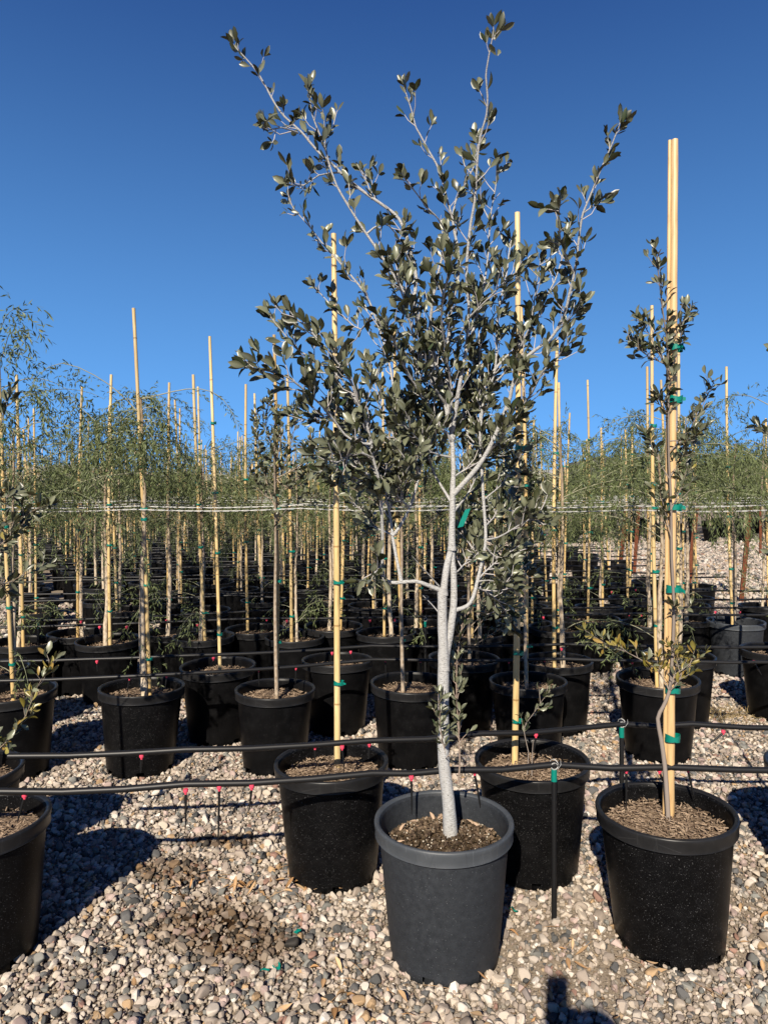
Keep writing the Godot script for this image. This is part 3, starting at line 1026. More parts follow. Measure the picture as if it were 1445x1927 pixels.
# ---------------------------------------------------------------- the big tree
func hero(foot: Vector3) -> void:
	var tree := thing("oak_tree", foot)
	tag(tree, "tall young oak with whitewashed trunk and limbs in the faded grey pot", "tree")
	var z0 := -foot.z
	var bark := lin(.415, .412, .405)
	var known := []                # [px, depth] of limb points already placed, to start limbs where they leave others
	var leaves := []
	var twigs := MB.new()
	# [part name, depth change to the tip, radius at start and end, leafy from, leaf spacing, points measured on the photograph]
	var limbs := [
		["trunk", .0, .0215, .0150, 9, 0, [848, 1586, 846, 1540, 843, 1500, 838, 1463, 834, 1420, 834, 1378, 834, 1300, 834, 1250, 834, 1218, 833, 1200, 832, 1160, 832, 1129, 832, 1107]],
		["limb", .02, .0125, .0095, 9, 0, [834, 1120, 837, 1090, 841, 1063, 846, 1043, 850, 1030]],
		["limb", .03, .0150, .0088, 9, 0, [835, 1262, 838, 1232, 844, 1202, 850, 1168, 853, 1143, 854, 1115, 853, 1074, 851, 1052, 851, 1030]],
		["limb", .04, .0112, .0062, .62, .05, [850, 1036, 850, 1005, 851, 964, 851, 935, 852, 908, 853, 881, 849, 812, 842, 784, 835, 743]],
		["limb", -.12, .0072, .0030, .1, .032, [835, 743, 822, 690, 808, 627, 809, 613, 816, 552, 831, 486, 839, 438]],
		["limb", -.22, .0074, .0017, .3, .036, [853, 930, 885, 895, 910, 862, 935, 812, 952, 768, 960, 746, 963, 729, 979, 685, 1001, 663, 1029, 643, 1043, 627, 1062, 591, 1071, 552, 1079, 521, 1086, 480, 1087, 463, 1094, 411, 1101, 390, 1114, 359, 1125, 331, 1140, 296, 1152, 269, 1166, 231]],
		["limb", .18, .0068, .0022, .42, .034, [850, 1150, 861, 1147, 879, 1140, 890, 1124, 898, 1093, 906, 1060, 913, 1024, 913, 991, 909, 935, 906, 880, 902, 840, 906, 784, 909, 757, 921, 729, 931, 696, 934, 660, 934, 618, 940, 569, 952, 521, 957, 480, 962, 450]],
		["limb", .10, .0045, .0018, .15, .034, [928, 700, 946, 677, 974, 652, 996, 624, 1010, 596, 1026, 560, 1043, 530, 1057, 486, 1063, 449, 1068, 425]],
		["limb", -.16, .0068, .0042, .62, .04, [832, 1112, 804, 1101, 782, 1094, 754, 1096, 737, 1096, 722, 1086, 720, 1046, 720, 1004, 718, 960, 717, 941, 713, 901, 702, 862, 699, 832]],
		["limb", .12, .0058, .0030, .45, .036, [755, 1095, 748, 1060, 740, 1018, 735, 977, 728, 935, 722, 890, 730, 850]],
		["limb", .06, .0052, .0026, .4, .034, [738, 1008, 751, 993, 771, 955, 782, 921, 790, 885, 793, 867, 785, 830, 768, 790, 751, 757]],
		["limb", -.14, .0042, .0018, .05, .03, [699, 834, 688, 793, 673, 757, 660, 718, 627, 671, 599, 640, 580, 618, 560, 602, 545, 585]],
		["limb", .20, .0046, .0017, .1, .034, [751, 757, 743, 745, 735, 696, 724, 652, 707, 599, 693, 563, 674, 535, 649, 505, 627, 480, 605, 456, 584, 428, 553, 393, 542, 370]],
		["limb", .05, .0036, .0015, .2, .03, [673, 757, 645, 715, 616, 693, 577, 668, 560, 657, 530, 622, 505, 590]],
		["limb", -.20, .0038, .0016, .25, .034, [697, 836, 671, 831, 649, 818, 632, 795, 610, 768, 580, 740, 549, 715, 533, 707, 511, 699, 483, 694, 462, 690]],
		["limb", .25, .0078, .0018, .15, .04, [835, 743, 815, 700, 800, 660, 785, 610, 780, 560, 783, 521, 774, 480, 764, 442, 750, 411, 726, 390, 691, 366, 664, 345, 640, 324, 619, 303, 601, 288, 581, 265, 567, 248, 536, 220, 518, 196, 505, 172, 492, 148, 480, 130, 463, 110, 446, 92, 438, 82]],
		["limb", -.10, .0056, .0016, .2, .036, [812, 690, 808, 650, 790, 620, 771, 569, 747, 528, 712, 473, 681, 428, 653, 383, 633, 348, 619, 307, 612, 279, 601, 251, 588, 217, 584, 190, 580, 165]],
		["limb", -.04, .0020, .0012, .3, .04, [615, 290, 611, 255, 610, 224, 607, 205]],
		["limb", .16, .0066, .0016, .25, .04, [842, 784, 840, 700, 845, 620, 849, 577, 860, 535, 863, 500, 862, 470, 855, 438, 850, 407, 841, 376, 831, 334, 820, 307, 806, 283, 789, 251, 782, 238, 775, 210, 765, 179, 759, 160]],
		["limb", -.22, .0066, .0014, .2, .032, [851, 812, 862, 740, 871, 690, 877, 657, 881, 613, 882, 563, 878, 527, 879, 480, 886, 418, 893, 379, 896, 331, 900, 279, 907, 244, 915, 217, 917, 182, 914, 144, 917, 120, 922, 92, 928, 61, 928, 50]],
		["limb", .08, .0034, .0016, .3, .034, [852, 407, 857, 379, 872, 352, 890, 317, 898, 285, 901, 255]],
		["limb", .20, .0046, .0015, .2, .03, [879, 660, 893, 610, 905, 560, 914, 514, 919, 469, 922, 411, 928, 376, 934, 340, 938, 310]],
		["limb", .04, .0024, .0012, .3, .034, [922, 418, 908, 390, 893, 370, 880, 355]],
		["limb", -.18, .0024, .0014, .2, .04, [839, 440, 824, 411, 803, 390, 782, 362, 765, 341, 755, 325]],
		["limb", .10, .0040, .0020, .2, .03, [903, 840, 903, 780, 902, 680, 899, 582, 893, 540]],
		["limb", -.16, .0032, .0014, .35, .03, [914, 1016, 937, 1011, 959, 999, 987, 982, 1010, 972, 1024, 966]],
		["limb", .10, .0026, .0014, .3, .03, [910, 940, 926, 927, 942, 913, 958, 890, 965, 865]],
		["limb", -.12, .0024, .0012, .4, .032, [899, 1094, 920, 1092, 950, 1096, 962, 1090]],
		["limb", -.08, .0020, .0011, 9, 0, [826, 1103, 800, 1074, 775, 1046]],
		["limb", .10, .0022, .0012, 9, 0, [829, 1157, 812, 1137, 796, 1121]],
		["limb", .14, .0046, .0020, .3, .03, [850, 946, 826, 908, 815, 886, 803, 850, 790, 800, 770, 750]],
		["limb", .20, .0038, .0018, .3, .03, [854, 962, 876, 935, 890, 910, 905, 870, 925, 820]],
		["limb", -.26, .0050, .0018, .1, .028, [850, 830, 820, 790, 790, 740, 762, 690, 740, 640, 722, 600]],
		["limb", .30, .0050, .0018, .1, .028, [850, 830, 870, 780, 885, 720, 900, 650, 925, 600, 950, 560]],
		["limb", -.30, .0046, .0018, .1, .028, [838, 760, 812, 720, 780, 640, 765, 580, 745, 520, 730, 480]],
		["limb", -.30, .0044, .0018, .1, .028, [846, 800, 850, 740, 840, 670, 830, 600, 838, 540, 850, 480]],
		["limb", .28, .0046, .0018, .1, .028, [700, 850, 670, 810, 640, 770, 625, 730, 640, 690]],
		["limb", .30, .0044, .0018, .1, .028, [715, 910, 690, 890, 660, 860, 630, 850, 600, 842]],
		["limb", .25, .0040, .0016, .1, .028, [790, 890, 770, 860, 740, 820, 720, 770, 705, 720, 690, 680]],
		["limb", -.24, .0042, .0016, .1, .028, [953, 768, 975, 770, 1000, 740, 1020, 700, 1050, 670, 1085, 630]],
		["limb", -.2, .0026, .0013, .1, .032, [1080, 515, 1060, 470, 1050, 420, 1055, 375]],
		["limb", .06, .0022, .0012, .2, .034, [1098, 400, 1120, 385, 1140, 375]],
		["limb", -.15, .0024, .0012, .1, .03, [1046, 624, 1080, 590, 1096, 565]],
		["limb", -.2, .0036, .0015, .1, .028, [925, 725, 960, 690, 985, 640, 1000, 600, 1008, 540, 1020, 470]],
		["limb", .12, .0030, .0014, .15, .03, [751, 757, 780, 730, 800, 690, 830, 640]],
		["limb", .3, .0034, .0014, .1, .03, [700, 590, 680, 620, 650, 600, 610, 560, 585, 530]],
		["limb", -.2, .0028, .0013, .1, .03, [560, 250, 530, 240, 505, 245, 490, 235]],
		["limb", -.2, .0030, .0014, .1, .03, [640, 324, 600, 330, 570, 350, 540, 345]],
		["limb", .1, .0030, .0014, .1, .03, [700, 375, 690, 340, 680, 320]],
		["limb", .2, .0030, .0014, .1, .028, [690, 440, 720, 420, 745, 440, 770, 490]],
		["limb", -.15, .0030, .0014, .1, .028, [880, 600, 920, 560, 960, 520, 990, 500]],
		["limb", -.2, .0032, .0013, .1, .024, [702, 862, 670, 850, 645, 865, 615, 880]],
		["limb", .2, .0032, .0013, .1, .024, [713, 901, 690, 860, 668, 800, 650, 760]],
		["limb", -.15, .0032, .0013, .1, .024, [785, 830, 760, 850, 735, 880, 700, 900]],
		["limb", .2, .0030, .0013, .1, .024, [793, 867, 815, 830, 822, 780, 815, 740]],
		["limb", -.2, .0030, .0013, .1, .024, [771, 955, 745, 930, 760, 900, 775, 860]],
		["limb", .1, .0030, .0013, .1, .024, [902, 840, 880, 820, 870, 780, 880, 740]],
		["limb", .24, .0028, .0013, .1, .024, [640, 770, 610, 790, 575, 790, 545, 780]],
		["limb", .16, .0028, .0013, .1, .024, [880, 600, 860, 640, 830, 660, 800, 620]],
		["limb", .14, .0030, .0013, .1, .024, [899, 1090, 930, 1060, 960, 1042, 988, 1034]],
		["limb", .22, .0030, .0013, .1, .024, [907, 1058, 885, 1025, 876, 985, 880, 950]],
		["limb", .18, .0028, .0013, .1, .024, [912, 1026, 940, 1060, 975, 1082, 1000, 1075]],
		["limb", .25, .0028, .0013, .1, .026, [913, 990, 945, 962, 985, 950]],
		["limb", .20, .0026, .0013, .1, .024, [853, 1082, 875, 1060, 892, 1030, 900, 1000]],
		["limb", .22, .0030, .0013, .1, .024, [895, 1105, 925, 1120, 950, 1150, 960, 1175]],
		["limb", .12, .0030, .0013, .1, .024, [738, 1006, 705, 990, 682, 960, 660, 945]],
		["limb", -.10, .0022, .0012, .3, .03, [720, 1060, 706, 1078, 698, 1092]],
		["limb", .16, .0030, .0013, .1, .024, [728, 935, 700, 920, 670, 900, 640, 905]],
		["limb", -.2, .0034, .0014, .1, .024, [846, 860, 810, 850, 780, 820, 750, 790, 735, 760]],
		["limb", .26, .0034, .0014, .1, .024, [850, 900, 880, 880, 930, 850, 960, 830]],
		["limb", -.22, .0034, .0014, .1, .024, [900, 870, 930, 840, 960, 800, 975, 780]],
		["limb", .24, .0034, .0014, .1, .024, [845, 800, 870, 790, 900, 760, 930, 700]],
		["limb", .10, .0030, .0015, .2, .026, [862, 1475, 865, 1435, 863, 1380, 861, 1350, 858, 1281, 865, 1198, 876, 1154]],
		["limb", -.05, .0016, .0009, .25, .022, [842, 1470, 838, 1420, 830, 1380, 826, 1330, 824, 1305]],
	]
	var segs := {}
	var first := true
	for l in limbs:
		var q: Array = l[6]
		var start := Vector2(q[0], q[1])
		var depth := z0
		var near := 1e9
		for k in known:
			var d: float = k[0].distance_squared_to(start)
			if d < near:
				near = d
				depth = k[1]
		var pts := []
		var total := 0.0
		for k in range(2, q.size(), 2):
			total += Vector2(q[k] - q[k - 2], q[k + 1] - q[k - 1]).length()
		var s := 0.0
		var wob := rr(0, TAU)
		for k in range(0, q.size(), 2):
			if k: s += Vector2(q[k] - q[k - 2], q[k + 1] - q[k - 1]).length()
			var t := s / total
			var z: float = depth + l[1] * t + sin(t * 5.0 + wob) * .02 * minf(t * 4.0, 1.0) * absf(l[1]) * 6.0
			pts.append(at(q[k], q[k + 1], z))
			known.append([Vector2(q[k], q[k + 1]), z])
		pts = smooth(pts)
		for k in pts.size(): known.append([px_of(pts[k]), -pts[k].z])
		var loc := []
		var rad := []
		for k in pts.size():
			var t := float(k) / (pts.size() - 1)
			loc.append(pts[k] - foot)
			var f := rr(.95, 1.06)
			if l[0] == "trunk":
				f *= 1.0 + .22 * exp(-t * 14.0) + .10 * sin(t * 15.0) * .3
			else:
				f *= 1.0 + .35 * exp(-t * 18.0)
			rad.append(lerpf(l[2], l[3], t) * f)
		var b := MB.new()
		b.tube(loc, rad, 14 if l[0] == "trunk" else 9, bark, bark * (lin(1, 1, 1) if l[3] > .002 else lin(.8, .8, .8)))
		if q[1] > 1465 and q[1] < 1480:           # the unpainted suckers at the foot
			for k in b.c.size(): b.c[k] = lin(.27, .21, .17)
		part(l[0], b.mesh(M.white_bark), tree)
		if l[4] < 1:
			var low: bool = q[1] > 1400
			leafy(pts, l[4], l[5] * .62, Vector2(.025, .06) if low else Vector2(.03, .105), Vector2(.022, .036) if low else Vector2(.025, .052), twigs, leaves, lin(.27, .21, .17) if low else lin(.40, .38, .37), true, 3 if low else 4)
	for k in twigs.v.size():
		twigs.v[k] -= foot
	tag(part("twigs", twigs.mesh(M.twig_bark), tree), "", "", "", "stuff")
	put_leaves(tree, leaves, 300)
	# the green tape end fluttering behind the trunk
	var b := MB.new()
	var prev := [-1, -1]
	for k in 7:
		var t := k / 6.0
		var p := at(lerpf(866, 880, t), lerpf(992, 958, t), z0 + .06 + .02 * sin(t * 4.0)) - foot
		var w := Vector3(.010, .003, .004) * (1.0 - .3 * absf(t - .4))
		var nn := Vector3(.2, .2, 1).normalized()
		var a := b.vert(p - w, nn)
		var c := b.vert(p + w, nn)
		if k: b.quad(prev[0], prev[1], c, a)
		prev = [a, c]
	part("tape_tie", b.mesh(M.tape_green), tree)

func smooth(p: Array) -> Array:           # Catmull-Rom, two points for each
	var out := []
	for k in p.size() - 1:
		var a: Vector3 = p[maxi(k - 1, 0)]
		var d: Vector3 = p[mini(k + 2, p.size() - 1)]
		out.append(p[k])
		out.append((p[k] as Vector3).cubic_interpolate(p[k + 1], a, d, .5))
	out.append(p[p.size() - 1])
	return out


# ---------------------------------------------------------------- far away
func ridge(called: String, m: Material, dist: float, prof: Array, deep: float, label: String) -> void:
	var nz := FastNoiseLite.new()
	nz.seed = int(dist)
	nz.frequency = 0.012
	var b := MB.new()
	var n := 160
	var rows := 9
	for j in rows:
		var t := float(j) / (rows - 1)
		for k in n + 1:
			var px := lerpf(-2600, 4000, float(k) / n)
			var y := 925.0
			for q in prof.size() - 1:
				if px >= prof[q][0] and px < prof[q + 1][0]:
					y = lerpf(prof[q][1], prof[q + 1][1], smoothstep(0, 1, (px - prof[q][0]) / (prof[q + 1][0] - prof[q][0])))
			var top := at(px, y, dist)
			var h := top.y - EYE
			var p := Vector3(top.x, 0, -dist + deep * (0.5 - t))
			p.y = h * sin(PI * t) * (1.0 + nz.get_noise_2d(p.x, p.z) * .35 * (1.0 if absf(t - .5) > .1 else .12)) - 1.0
			b.vert(p, Vector3.UP)
	for j in rows - 1:
		for k in n:
			var a := j * (n + 1) + k
			b.quad(a, a + 1, a + n + 2, a + n + 1)
	var st := SurfaceTool.new()
	st.create_from(b.mesh(), 0)
	st.generate_normals()
	var ms := st.commit()
	ms.surface_set_material(0, m)
	tag(part(called, ms, self), label, "hill", "", "structure")

func rust_post(px0: float, py0: float, px1: float, py1: float, z: float, label: String) -> void:
	var foot := at(px1, py1, z)
	foot.y = -.05
	var head := at(px0, py0, z - .1)
	var t := thing("rusty_post", foot)
	tag(t, label, "post", "leaning rusty posts by the wires")
	var d := head - foot
	var y := d.normalized()
	var x := (Vector3(1, 0, .35) - y * y.x).normalized()
	var b := MB.new()
	var bas := Basis(x, y, x.cross(y))
	b.box(Transform3D(bas, d * .5), Vector3(.062, d.length(), .006))
	b.box(Transform3D(bas, d * .5 + bas * Vector3(-.028, 0, .034)), Vector3(.006, d.length() - .002, .058))
	part("angle_iron", b.mesh(M.rust), t)

func ordinal(n: int) -> String:
	return ["first", "second", "third", "fourth", "fifth", "sixth", "seventh", "eighth", "ninth", "tenth", "eleventh", "twelfth", "thirteenth", "fourteenth", "fifteenth", "sixteenth", "seventeenth", "eighteenth", "nineteenth", "twentieth", "twenty-first", "twenty-second", "twenty-third", "twenty-fourth", "twenty-fifth", "twenty-sixth", "twenty-seventh", "twenty-eighth", "twenty-ninth", "thirtieth"][clampi(n, 0, 29)]

func z_of(p: Dictionary) -> float:
	return p.z



# ---------------------------------------------------------------- the scene
func _ready() -> void:
	rng.seed = 77
	var cam := Camera3D.new()
	cam.name = "camera"
	cam.position = Vector3(0, EYE, 0)
	cam.projection = Camera3D.PROJECTION_FRUSTUM
	cam.near = 0.05
	cam.far = 3000.0
	cam.size = 1927.0 / F * cam.near
	cam.frustum_offset = Vector2(0, -(963.5 - HY) / F * cam.near)
	add_child(cam)
	var env := Environment.new()
	env.background_mode = Environment.BG_SKY
	var sky := ProceduralSkyMaterial.new()
	var expo := 1.6
	sky.sky_top_color = Color(.0, .015 / expo, .155 / expo).linear_to_srgb()
	sky.sky_horizon_color = Color(.192 / expo, .55 / expo, 1.17 / expo).linear_to_srgb()
	sky.sky_curve = 0.267
	sky.ground_bottom_color = Color(.16, .13, .10).linear_to_srgb()
	sky.ground_horizon_color = Color(.16, .13, .10).linear_to_srgb()
	sky.sun_angle_max = 2.0
	env.sky = Sky.new()
	env.sky.sky_material = sky
	env.tonemap_mode = Environment.TONE_MAPPER_LINEAR
	env.tonemap_exposure = expo
	env.sdfgi_enabled = true
	env.ssao_enabled = true
	env.ssil_enabled = true
	var we := WorldEnvironment.new()
	we.name = "environment"
	we.environment = env
	add_child(we)
	var sun := DirectionalLight3D.new()
	sun.name = "sun"
	sun.light_energy = 1.6
	sun.light_color = Color(1.0, .955, .885)
	sun.light_angular_distance = 0.5
	sun.shadow_enabled = true
	var el := deg_to_rad(33.7)
	var az := deg_to_rad(14.0)
	sun.look_at_from_position(Vector3.ZERO, Vector3(sin(az) * cos(el), -sin(el), -cos(az) * cos(el)))
	add_child(sun)

	make_materials()
	make_leaves()
	make_dripper()

	# ---- where the pots stand: measured ones first, then the rows behind them
	var rows: Array = [     # [rim centre px, rim py, kind, label, cane [top px, top py, foot px] or null, tree]
		[[836, 1540, "faded", "faded grey nursery pot holding the whitewashed oak", null, ""],
		 [1258, 1520, "spotted", "lime-spotted black pot holding the tall split stake", [1265, 263, 1257], ""],
		 [-38, 1540, "spotted", "black pot at the left edge of the front row", null, ""]],
		[[627, 1430, "spotted", "black pot with bare soil and one thick cane, just left of the faded pot", [628, 440, 635], ""],
		 [1003, 1425, "spotted", "black pot with torn rim behind the faded pot's right side", [973, 400, 968], ""],
		 [-76, 1447, "black", "black pot cut by the left edge, behind the front pot", null, ""]],
		[[25, 1300, "black", "black pot at the left edge below the peeling trunk", [-2, 690, 27], "f"],
		 [265, 1292, "spotted", "lime-spotted pot alone at left, under the weeping clump", [252, 580, 283], "c"],
		 [517, 1290, "black", "black pot with two pink emitters left of the thick cane", [516, 630, 521], ""],
		 [772, 1283, "black", "black pot with straw on its soil, just left of the white trunk", [742, 620, 760], ""],
		 [995, 1276, "black", "black pot directly behind the torn-rim pot", [980, 575, 990], ""],
		 [1237, 1275, "black", "black pot directly behind the split stake", [1226, 575, 1236], "f"]],
		[[-15, 1255, "black", "black pot mostly outside the left edge behind the peeling trunk", [-30, 660, -12], "a"],
		 [412, 1252, "black", "black pot in shade between the lime-spotted pot and the next", [395, 633, 415], ""],
		 [635, 1240, "black", "black pot directly behind the thick cane, moss on its soil", null, ""],
		 [870, 1238, "black", "black pot hidden behind the white trunk", null, ""],
		 [1050, 1240, "black", "black pot partly behind the torn-rim pot's neighbour at right", [1048, 640, 1043], "a"],
		 [1277, 1232, "black", "black pot peeping out right behind the split stake's pot", [1276, 610, 1272], "f"],
		 [1463, 1225, "black", "black pot cut by the right edge with a dripping emitter", null, "f"]],
		[[43, 1205, "black", "", [32, 705, 45], "f"], [207, 1202, "black", "", [210, 705, 208], "f"], [385, 1196, "black", "", [364, 705, 387], "f"], [555, 1194, "black", "", [541, 705, 549], "f"],
		 [728, 1190, "black", "", [720, 700, 723], "f"], [895, 1190, "black", "", [880, 690, 888], "f"], [1047, 1176, "black", "", [1051, 720, 1050], "f"], [1215, 1170, "black", "", [1217, 690, 1220], "a"], [1384, 1167, "faded", "", [1366, 690, 1378], "a"]],
		[[148, 1190, "black", "", [155, 727, 147], "f"], [325, 1186, "black", "", [319, 720, 318], "f"], [480, 1183, "black", "", [463, 723, 467], ""], [627, 1179, "black", "", [650, 760, 640], "f"],
		 [790, 1175, "black", "", [791, 760, 792], "f"], [985, 1170, "black", "", [1004, 790, 1001], "f"], [1110, 1163, "black", "", [1105, 715, 1105], ""], [1290, 1160, "black", "", [1243, 715, 1262], "f"]],
	]
	var pots := []
	for r in rows.size():
		for q in rows[r]:
			var z: float = (EYE - RIM) * F / (q[1] - HY)
			pots.append({"x": (q[0] - CX) / F * z, "z": z, "row": r, "kind": q[2], "label": q[3], "cane": q[4], "tree": q[5]})
	for k in range(3, 20):
		for half in 2:
			var z0: float = 2.4 + 1.4 * k + half * .5
			var x := RIGHT_EDGE - .1 - half * .36
			while x > -.58 * z0 - .3:
				var z := z0 + rr(-.05, .05) + .06 * minf(x, .6)
				var xx := x + rr(-.06, .06)
				x -= .73
				if rng.randf() < .06 or absf(xx) > z * .545 + .15: continue
				if k > 4 and xx > 1.6 and rng.randf() < .4: continue
				if z > 14.0 and xx > 2.2: continue
				var has := rng.randf()
				pots.append({"x": xx, "z": z, "row": k * 2 + half, "kind": "black", "label": "", "cane": [] if has < .93 else null, "tree": "f" if has < (.86 if xx < .9 else .42) else ""})
	for p in pots:
		if p.z < 23.0: pots_at.append(Vector2(p.x, -p.z))
	make_ground()

	# ---- pots, canes and saplings
	var ranks := {}
	for p in pots:
		if not ranks.has(p.row): ranks[p.row] = []
		ranks[p.row].append(p)
	for r in ranks:
		ranks[r].sort_custom(func(a, b): return a.x < b.x)
		for k in ranks[r].size(): ranks[r][k].rank = k
	var protos := {}
	for kind in ["black", "spotted", "faded"]:
		protos[kind] = make_pot(kind)
	var first_use := {}
	var feathers := []
	for k in 6:
		feathers.append(make_feather(feather_tree(rr(1.75, 1.95), 12 + k % 3 * 2, Vector2(.35, .85), 1.28, Vector2(.037, .0068), .022, .031, 2, rr(.008, .0135))))
	var feather_used := []
	for k in 10: feather_used.append(false)
	for k in 3:          # taller ones whose long shoots arch over before they hang
		feathers.append(make_feather(feather_tree(rr(1.80, 1.95), 13, Vector2(.5, 1.0), 1.30, Vector2(.036, .0070), .022, .030, 2, .014, .70)))
	feathers.append(make_feather(feather_tree(2.03, 26, Vector2(.12, .30), 1.70, Vector2(.030, .0068), .018, .022, 3, .0155, 1.0, [
		[Vector3(.0, 1.92, .02), Vector3(-.10, 2.03, .04), Vector3(-.22, 2.12, .08), Vector3(-.38, 2.18, .10), Vector3(-.50, 2.11, .12), Vector3(-.57, 1.96, .12)],
		[Vector3(.0, 1.70, .02), Vector3(-.14, 1.79, -.02), Vector3(-.26, 1.88, -.06), Vector3(-.42, 2.01, -.10), Vector3(-.56, 2.07, -.12)],
		[Vector3(.01, 2.0, .0), Vector3(.16, 2.05, -.05), Vector3(.30, 2.07, -.08), Vector3(.42, 2.02, -.10), Vector3(.50, 1.88, -.12), Vector3(.53, 1.72, -.12)],
		[Vector3(.01, 1.6, .0), Vector3(-.18, 1.58, .10), Vector3(-.36, 1.50, .16), Vector3(-.5, 1.36, .18)]])))    # one with a tight mop of a crown
	var thin := []
	for k in 3:
		thin.append(feather_tree(rr(1.75, 1.95), 11, Vector2(.35, .7), 1.28, Vector2(.062, .0125), .038, .058, 0, .011))
	var thin_tree := []
	for k in 3: thin_tree.append(make_feather(thin[k]))
	var thin_used := [false, false, false]
	pots.sort_custom(func(a, b): return a.z < b.z)
	var far_pots := []
	var far_canes := []
	var far_trees := [[], [], []]
	var count := 0
	for p in pots:
		count += 1
		var base := Vector3(p.x, 0, -p.z)
		var turn := rr(0, TAU)
		if count > 290:
			far_pots.append(Transform3D(Basis(Vector3.UP, turn), base))
			far_canes.append(Transform3D(Basis.from_euler(Vector3(rr(-.03, .03), turn, rr(-.03, .03))).scaled(Vector3(1, rr(.88, 1.03), 1)), base))
			far_trees[rng.randi() % 3].append(Transform3D(Basis(Vector3.UP, turn).scaled(Vector3.ONE * rr(.85, 1.12)), base))
			continue
		var pot: Node3D = protos[p.kind]
		if first_use.has(p.kind): pot = copy(pot)
		first_use[p.kind] = true
		pot.position = base
		var lean := Vector2(rr(-.025, .025), rr(-.025, .025))
		if p.kind == "faded": lean = Vector2(.0, .006)
		elif p.row == 0: lean = Vector2(.0, .03)
		pot.basis = Basis.from_euler(Vector3(lean.x, 0, lean.y)) * Basis(Vector3.UP, turn)
		pot.scale = Vector3.ONE * (rr(.97, 1.03) if p.row > 1 else 1.0)
		var place: String
		if p.row < 12:
			place = "%s from left in the %s row from the front" % [ordinal(p.rank), ordinal(p.row)]
		else:
			place = "in the %s row from the front, %s" % [ordinal(p.row), "left of the big oak" if p.x < -.12 * z_of(p) else ("behind the big oak" if p.x < .22 * z_of(p) else "right of the big oak")]
		tag(pot, p.label if p.label else ("faded grey-black pot at far right, beside the rusty posts" if p.kind == "faded" else "black nursery pot, " + place), "pot", "black nursery pots in rows")
		if p.row < 2 and p.kind != "faded": chips(pot, int(p.x * 100) + 900, 520)
		elif p.row == 0:
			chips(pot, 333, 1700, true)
			for q in ["soil", "bark_chips"]:            # this pot is filled less high
				(pot.get_node(q) as Node3D).position.y = -.032
		elif p.row < 4 and p.kind != "faded": chips(pot, int(p.x * 100) + 900, 160)
		var z: float = p.z
		if p.cane != null and p.row > 0:
			var foot: Vector3
			var head: Vector3
			if p.cane.size():
				var back := z + (.11 if p.row == 1 else 0.0)
				foot = at(p.cane[2], 1000, back)
				head = at(p.cane[0], p.cane[1], back + rr(-.05, .05))
			else:
				foot = base + Vector3(rr(-.04, .04), 0, rr(-.04, .04))
				head = foot + Vector3(rr(-.09, .06), rr(2.05, 2.5), rr(-.06, .06))
			foot.y = SOIL - .03
			var ties := []
			var h := rr(.55, .75)
			while h < 1.95:
				ties.append(h)
				h += rr(.28, .5)
			if p.row % 2 == 0 and p.row < 14: ties.append(WIRE)
			if p.row > 13: ties = ties.slice(0, 2)
			var c := make_cane(foot, head, rr(.0105, .0125) if p.row > 1 else .0135, ties)
			var who := {"1_1": "thick bamboo cane left of the white trunk, standing in bare soil", "1_2": "thick bamboo cane behind the big tree's right limbs"}
			tag(c, who.get("%d_%d" % [p.row, p.rank], "bamboo cane in the pot " + place if p.row < 12 else "bamboo cane " + place), "cane", "bamboo canes standing in the pots")
		if p.tree != "":
			var near: bool = z < 9.0
			var k := 9 if p.tree == "c" else (6 + rng.randi() % 3 if p.tree == "a" or rng.randf() < .18 else rng.randi() % 6) if near else rng.randi() % 3
			var t: Node3D = feathers[k] if near else thin_tree[k]
			if (feather_used if near else thin_used)[k]: t = copy(t)
			(feather_used if near else thin_used)[k] = true
			t.position = base
			t.rotation.y = rr(0, TAU)
			if p.tree == "c": t.rotation.y = 0.0
			t.scale = Vector3.ONE * (1.0 if p.tree == "c" else 1.20 if p.row == 3 and p.rank == 0 else rr(.74, 1.14) if p.row > 5 else rr(.92, 1.1))
			tag(t, "weeping sapling in the pot " + place if p.row < 12 else "feathery weeping sapling " + place, "tree", "weeping saplings tied to canes")
	for k in 10:
		if not feather_used[k]: feathers[k].queue_free()
	many("far_pots", pot_far(), far_pots, "black pots merging into dark bands at the back of the field", "pots", M.black_plastic)
	var cm := MB.new()
	cm.tube([Vector3(0, SOIL - .03, 0), Vector3(.01, 1.4, 0), Vector3(0, 2.38, 0)], [.013, .012, .011], 6, lin(.56, .40, .18))
	many("far_canes", cm.mesh(), far_canes, "bamboo canes crowding the back of the field", "canes", M.bamboo)
	for k in 3:
		var whole := ArrayMesh.new()
		for m in thin[k]:
			whole.add_surface_from_arrays(Mesh.PRIMITIVE_TRIANGLES, m.surface_get_arrays(0))
			whole.surface_set_material(whole.get_surface_count() - 1, m.surface_get_material(0))
		many("far_saplings", whole, far_trees[k], "weeping saplings merging into a grey-green band behind the rows", "trees", null)

	# ---- the split stake of the front right pot
	stake_and_oaks()
	hero(at(848, 1500, 2.325) * Vector3(1, 0, 1) + Vector3(0, SOIL - .03, 0))
	pipes_and_wires()
	backdrop()
	photographer()

func pot_far() -> ArrayMesh:
	var d := pot_mesh("far")
	var whole := ArrayMesh.new()
	for k in ["body", "rim", "soil"]:
		whole.add_surface_from_arrays(Mesh.PRIMITIVE_TRIANGLES, d[k].surface_get_arrays(0))
		whole.surface_set_material(whole.get_surface_count() - 1, d[k].surface_get_material(0))
	return whole

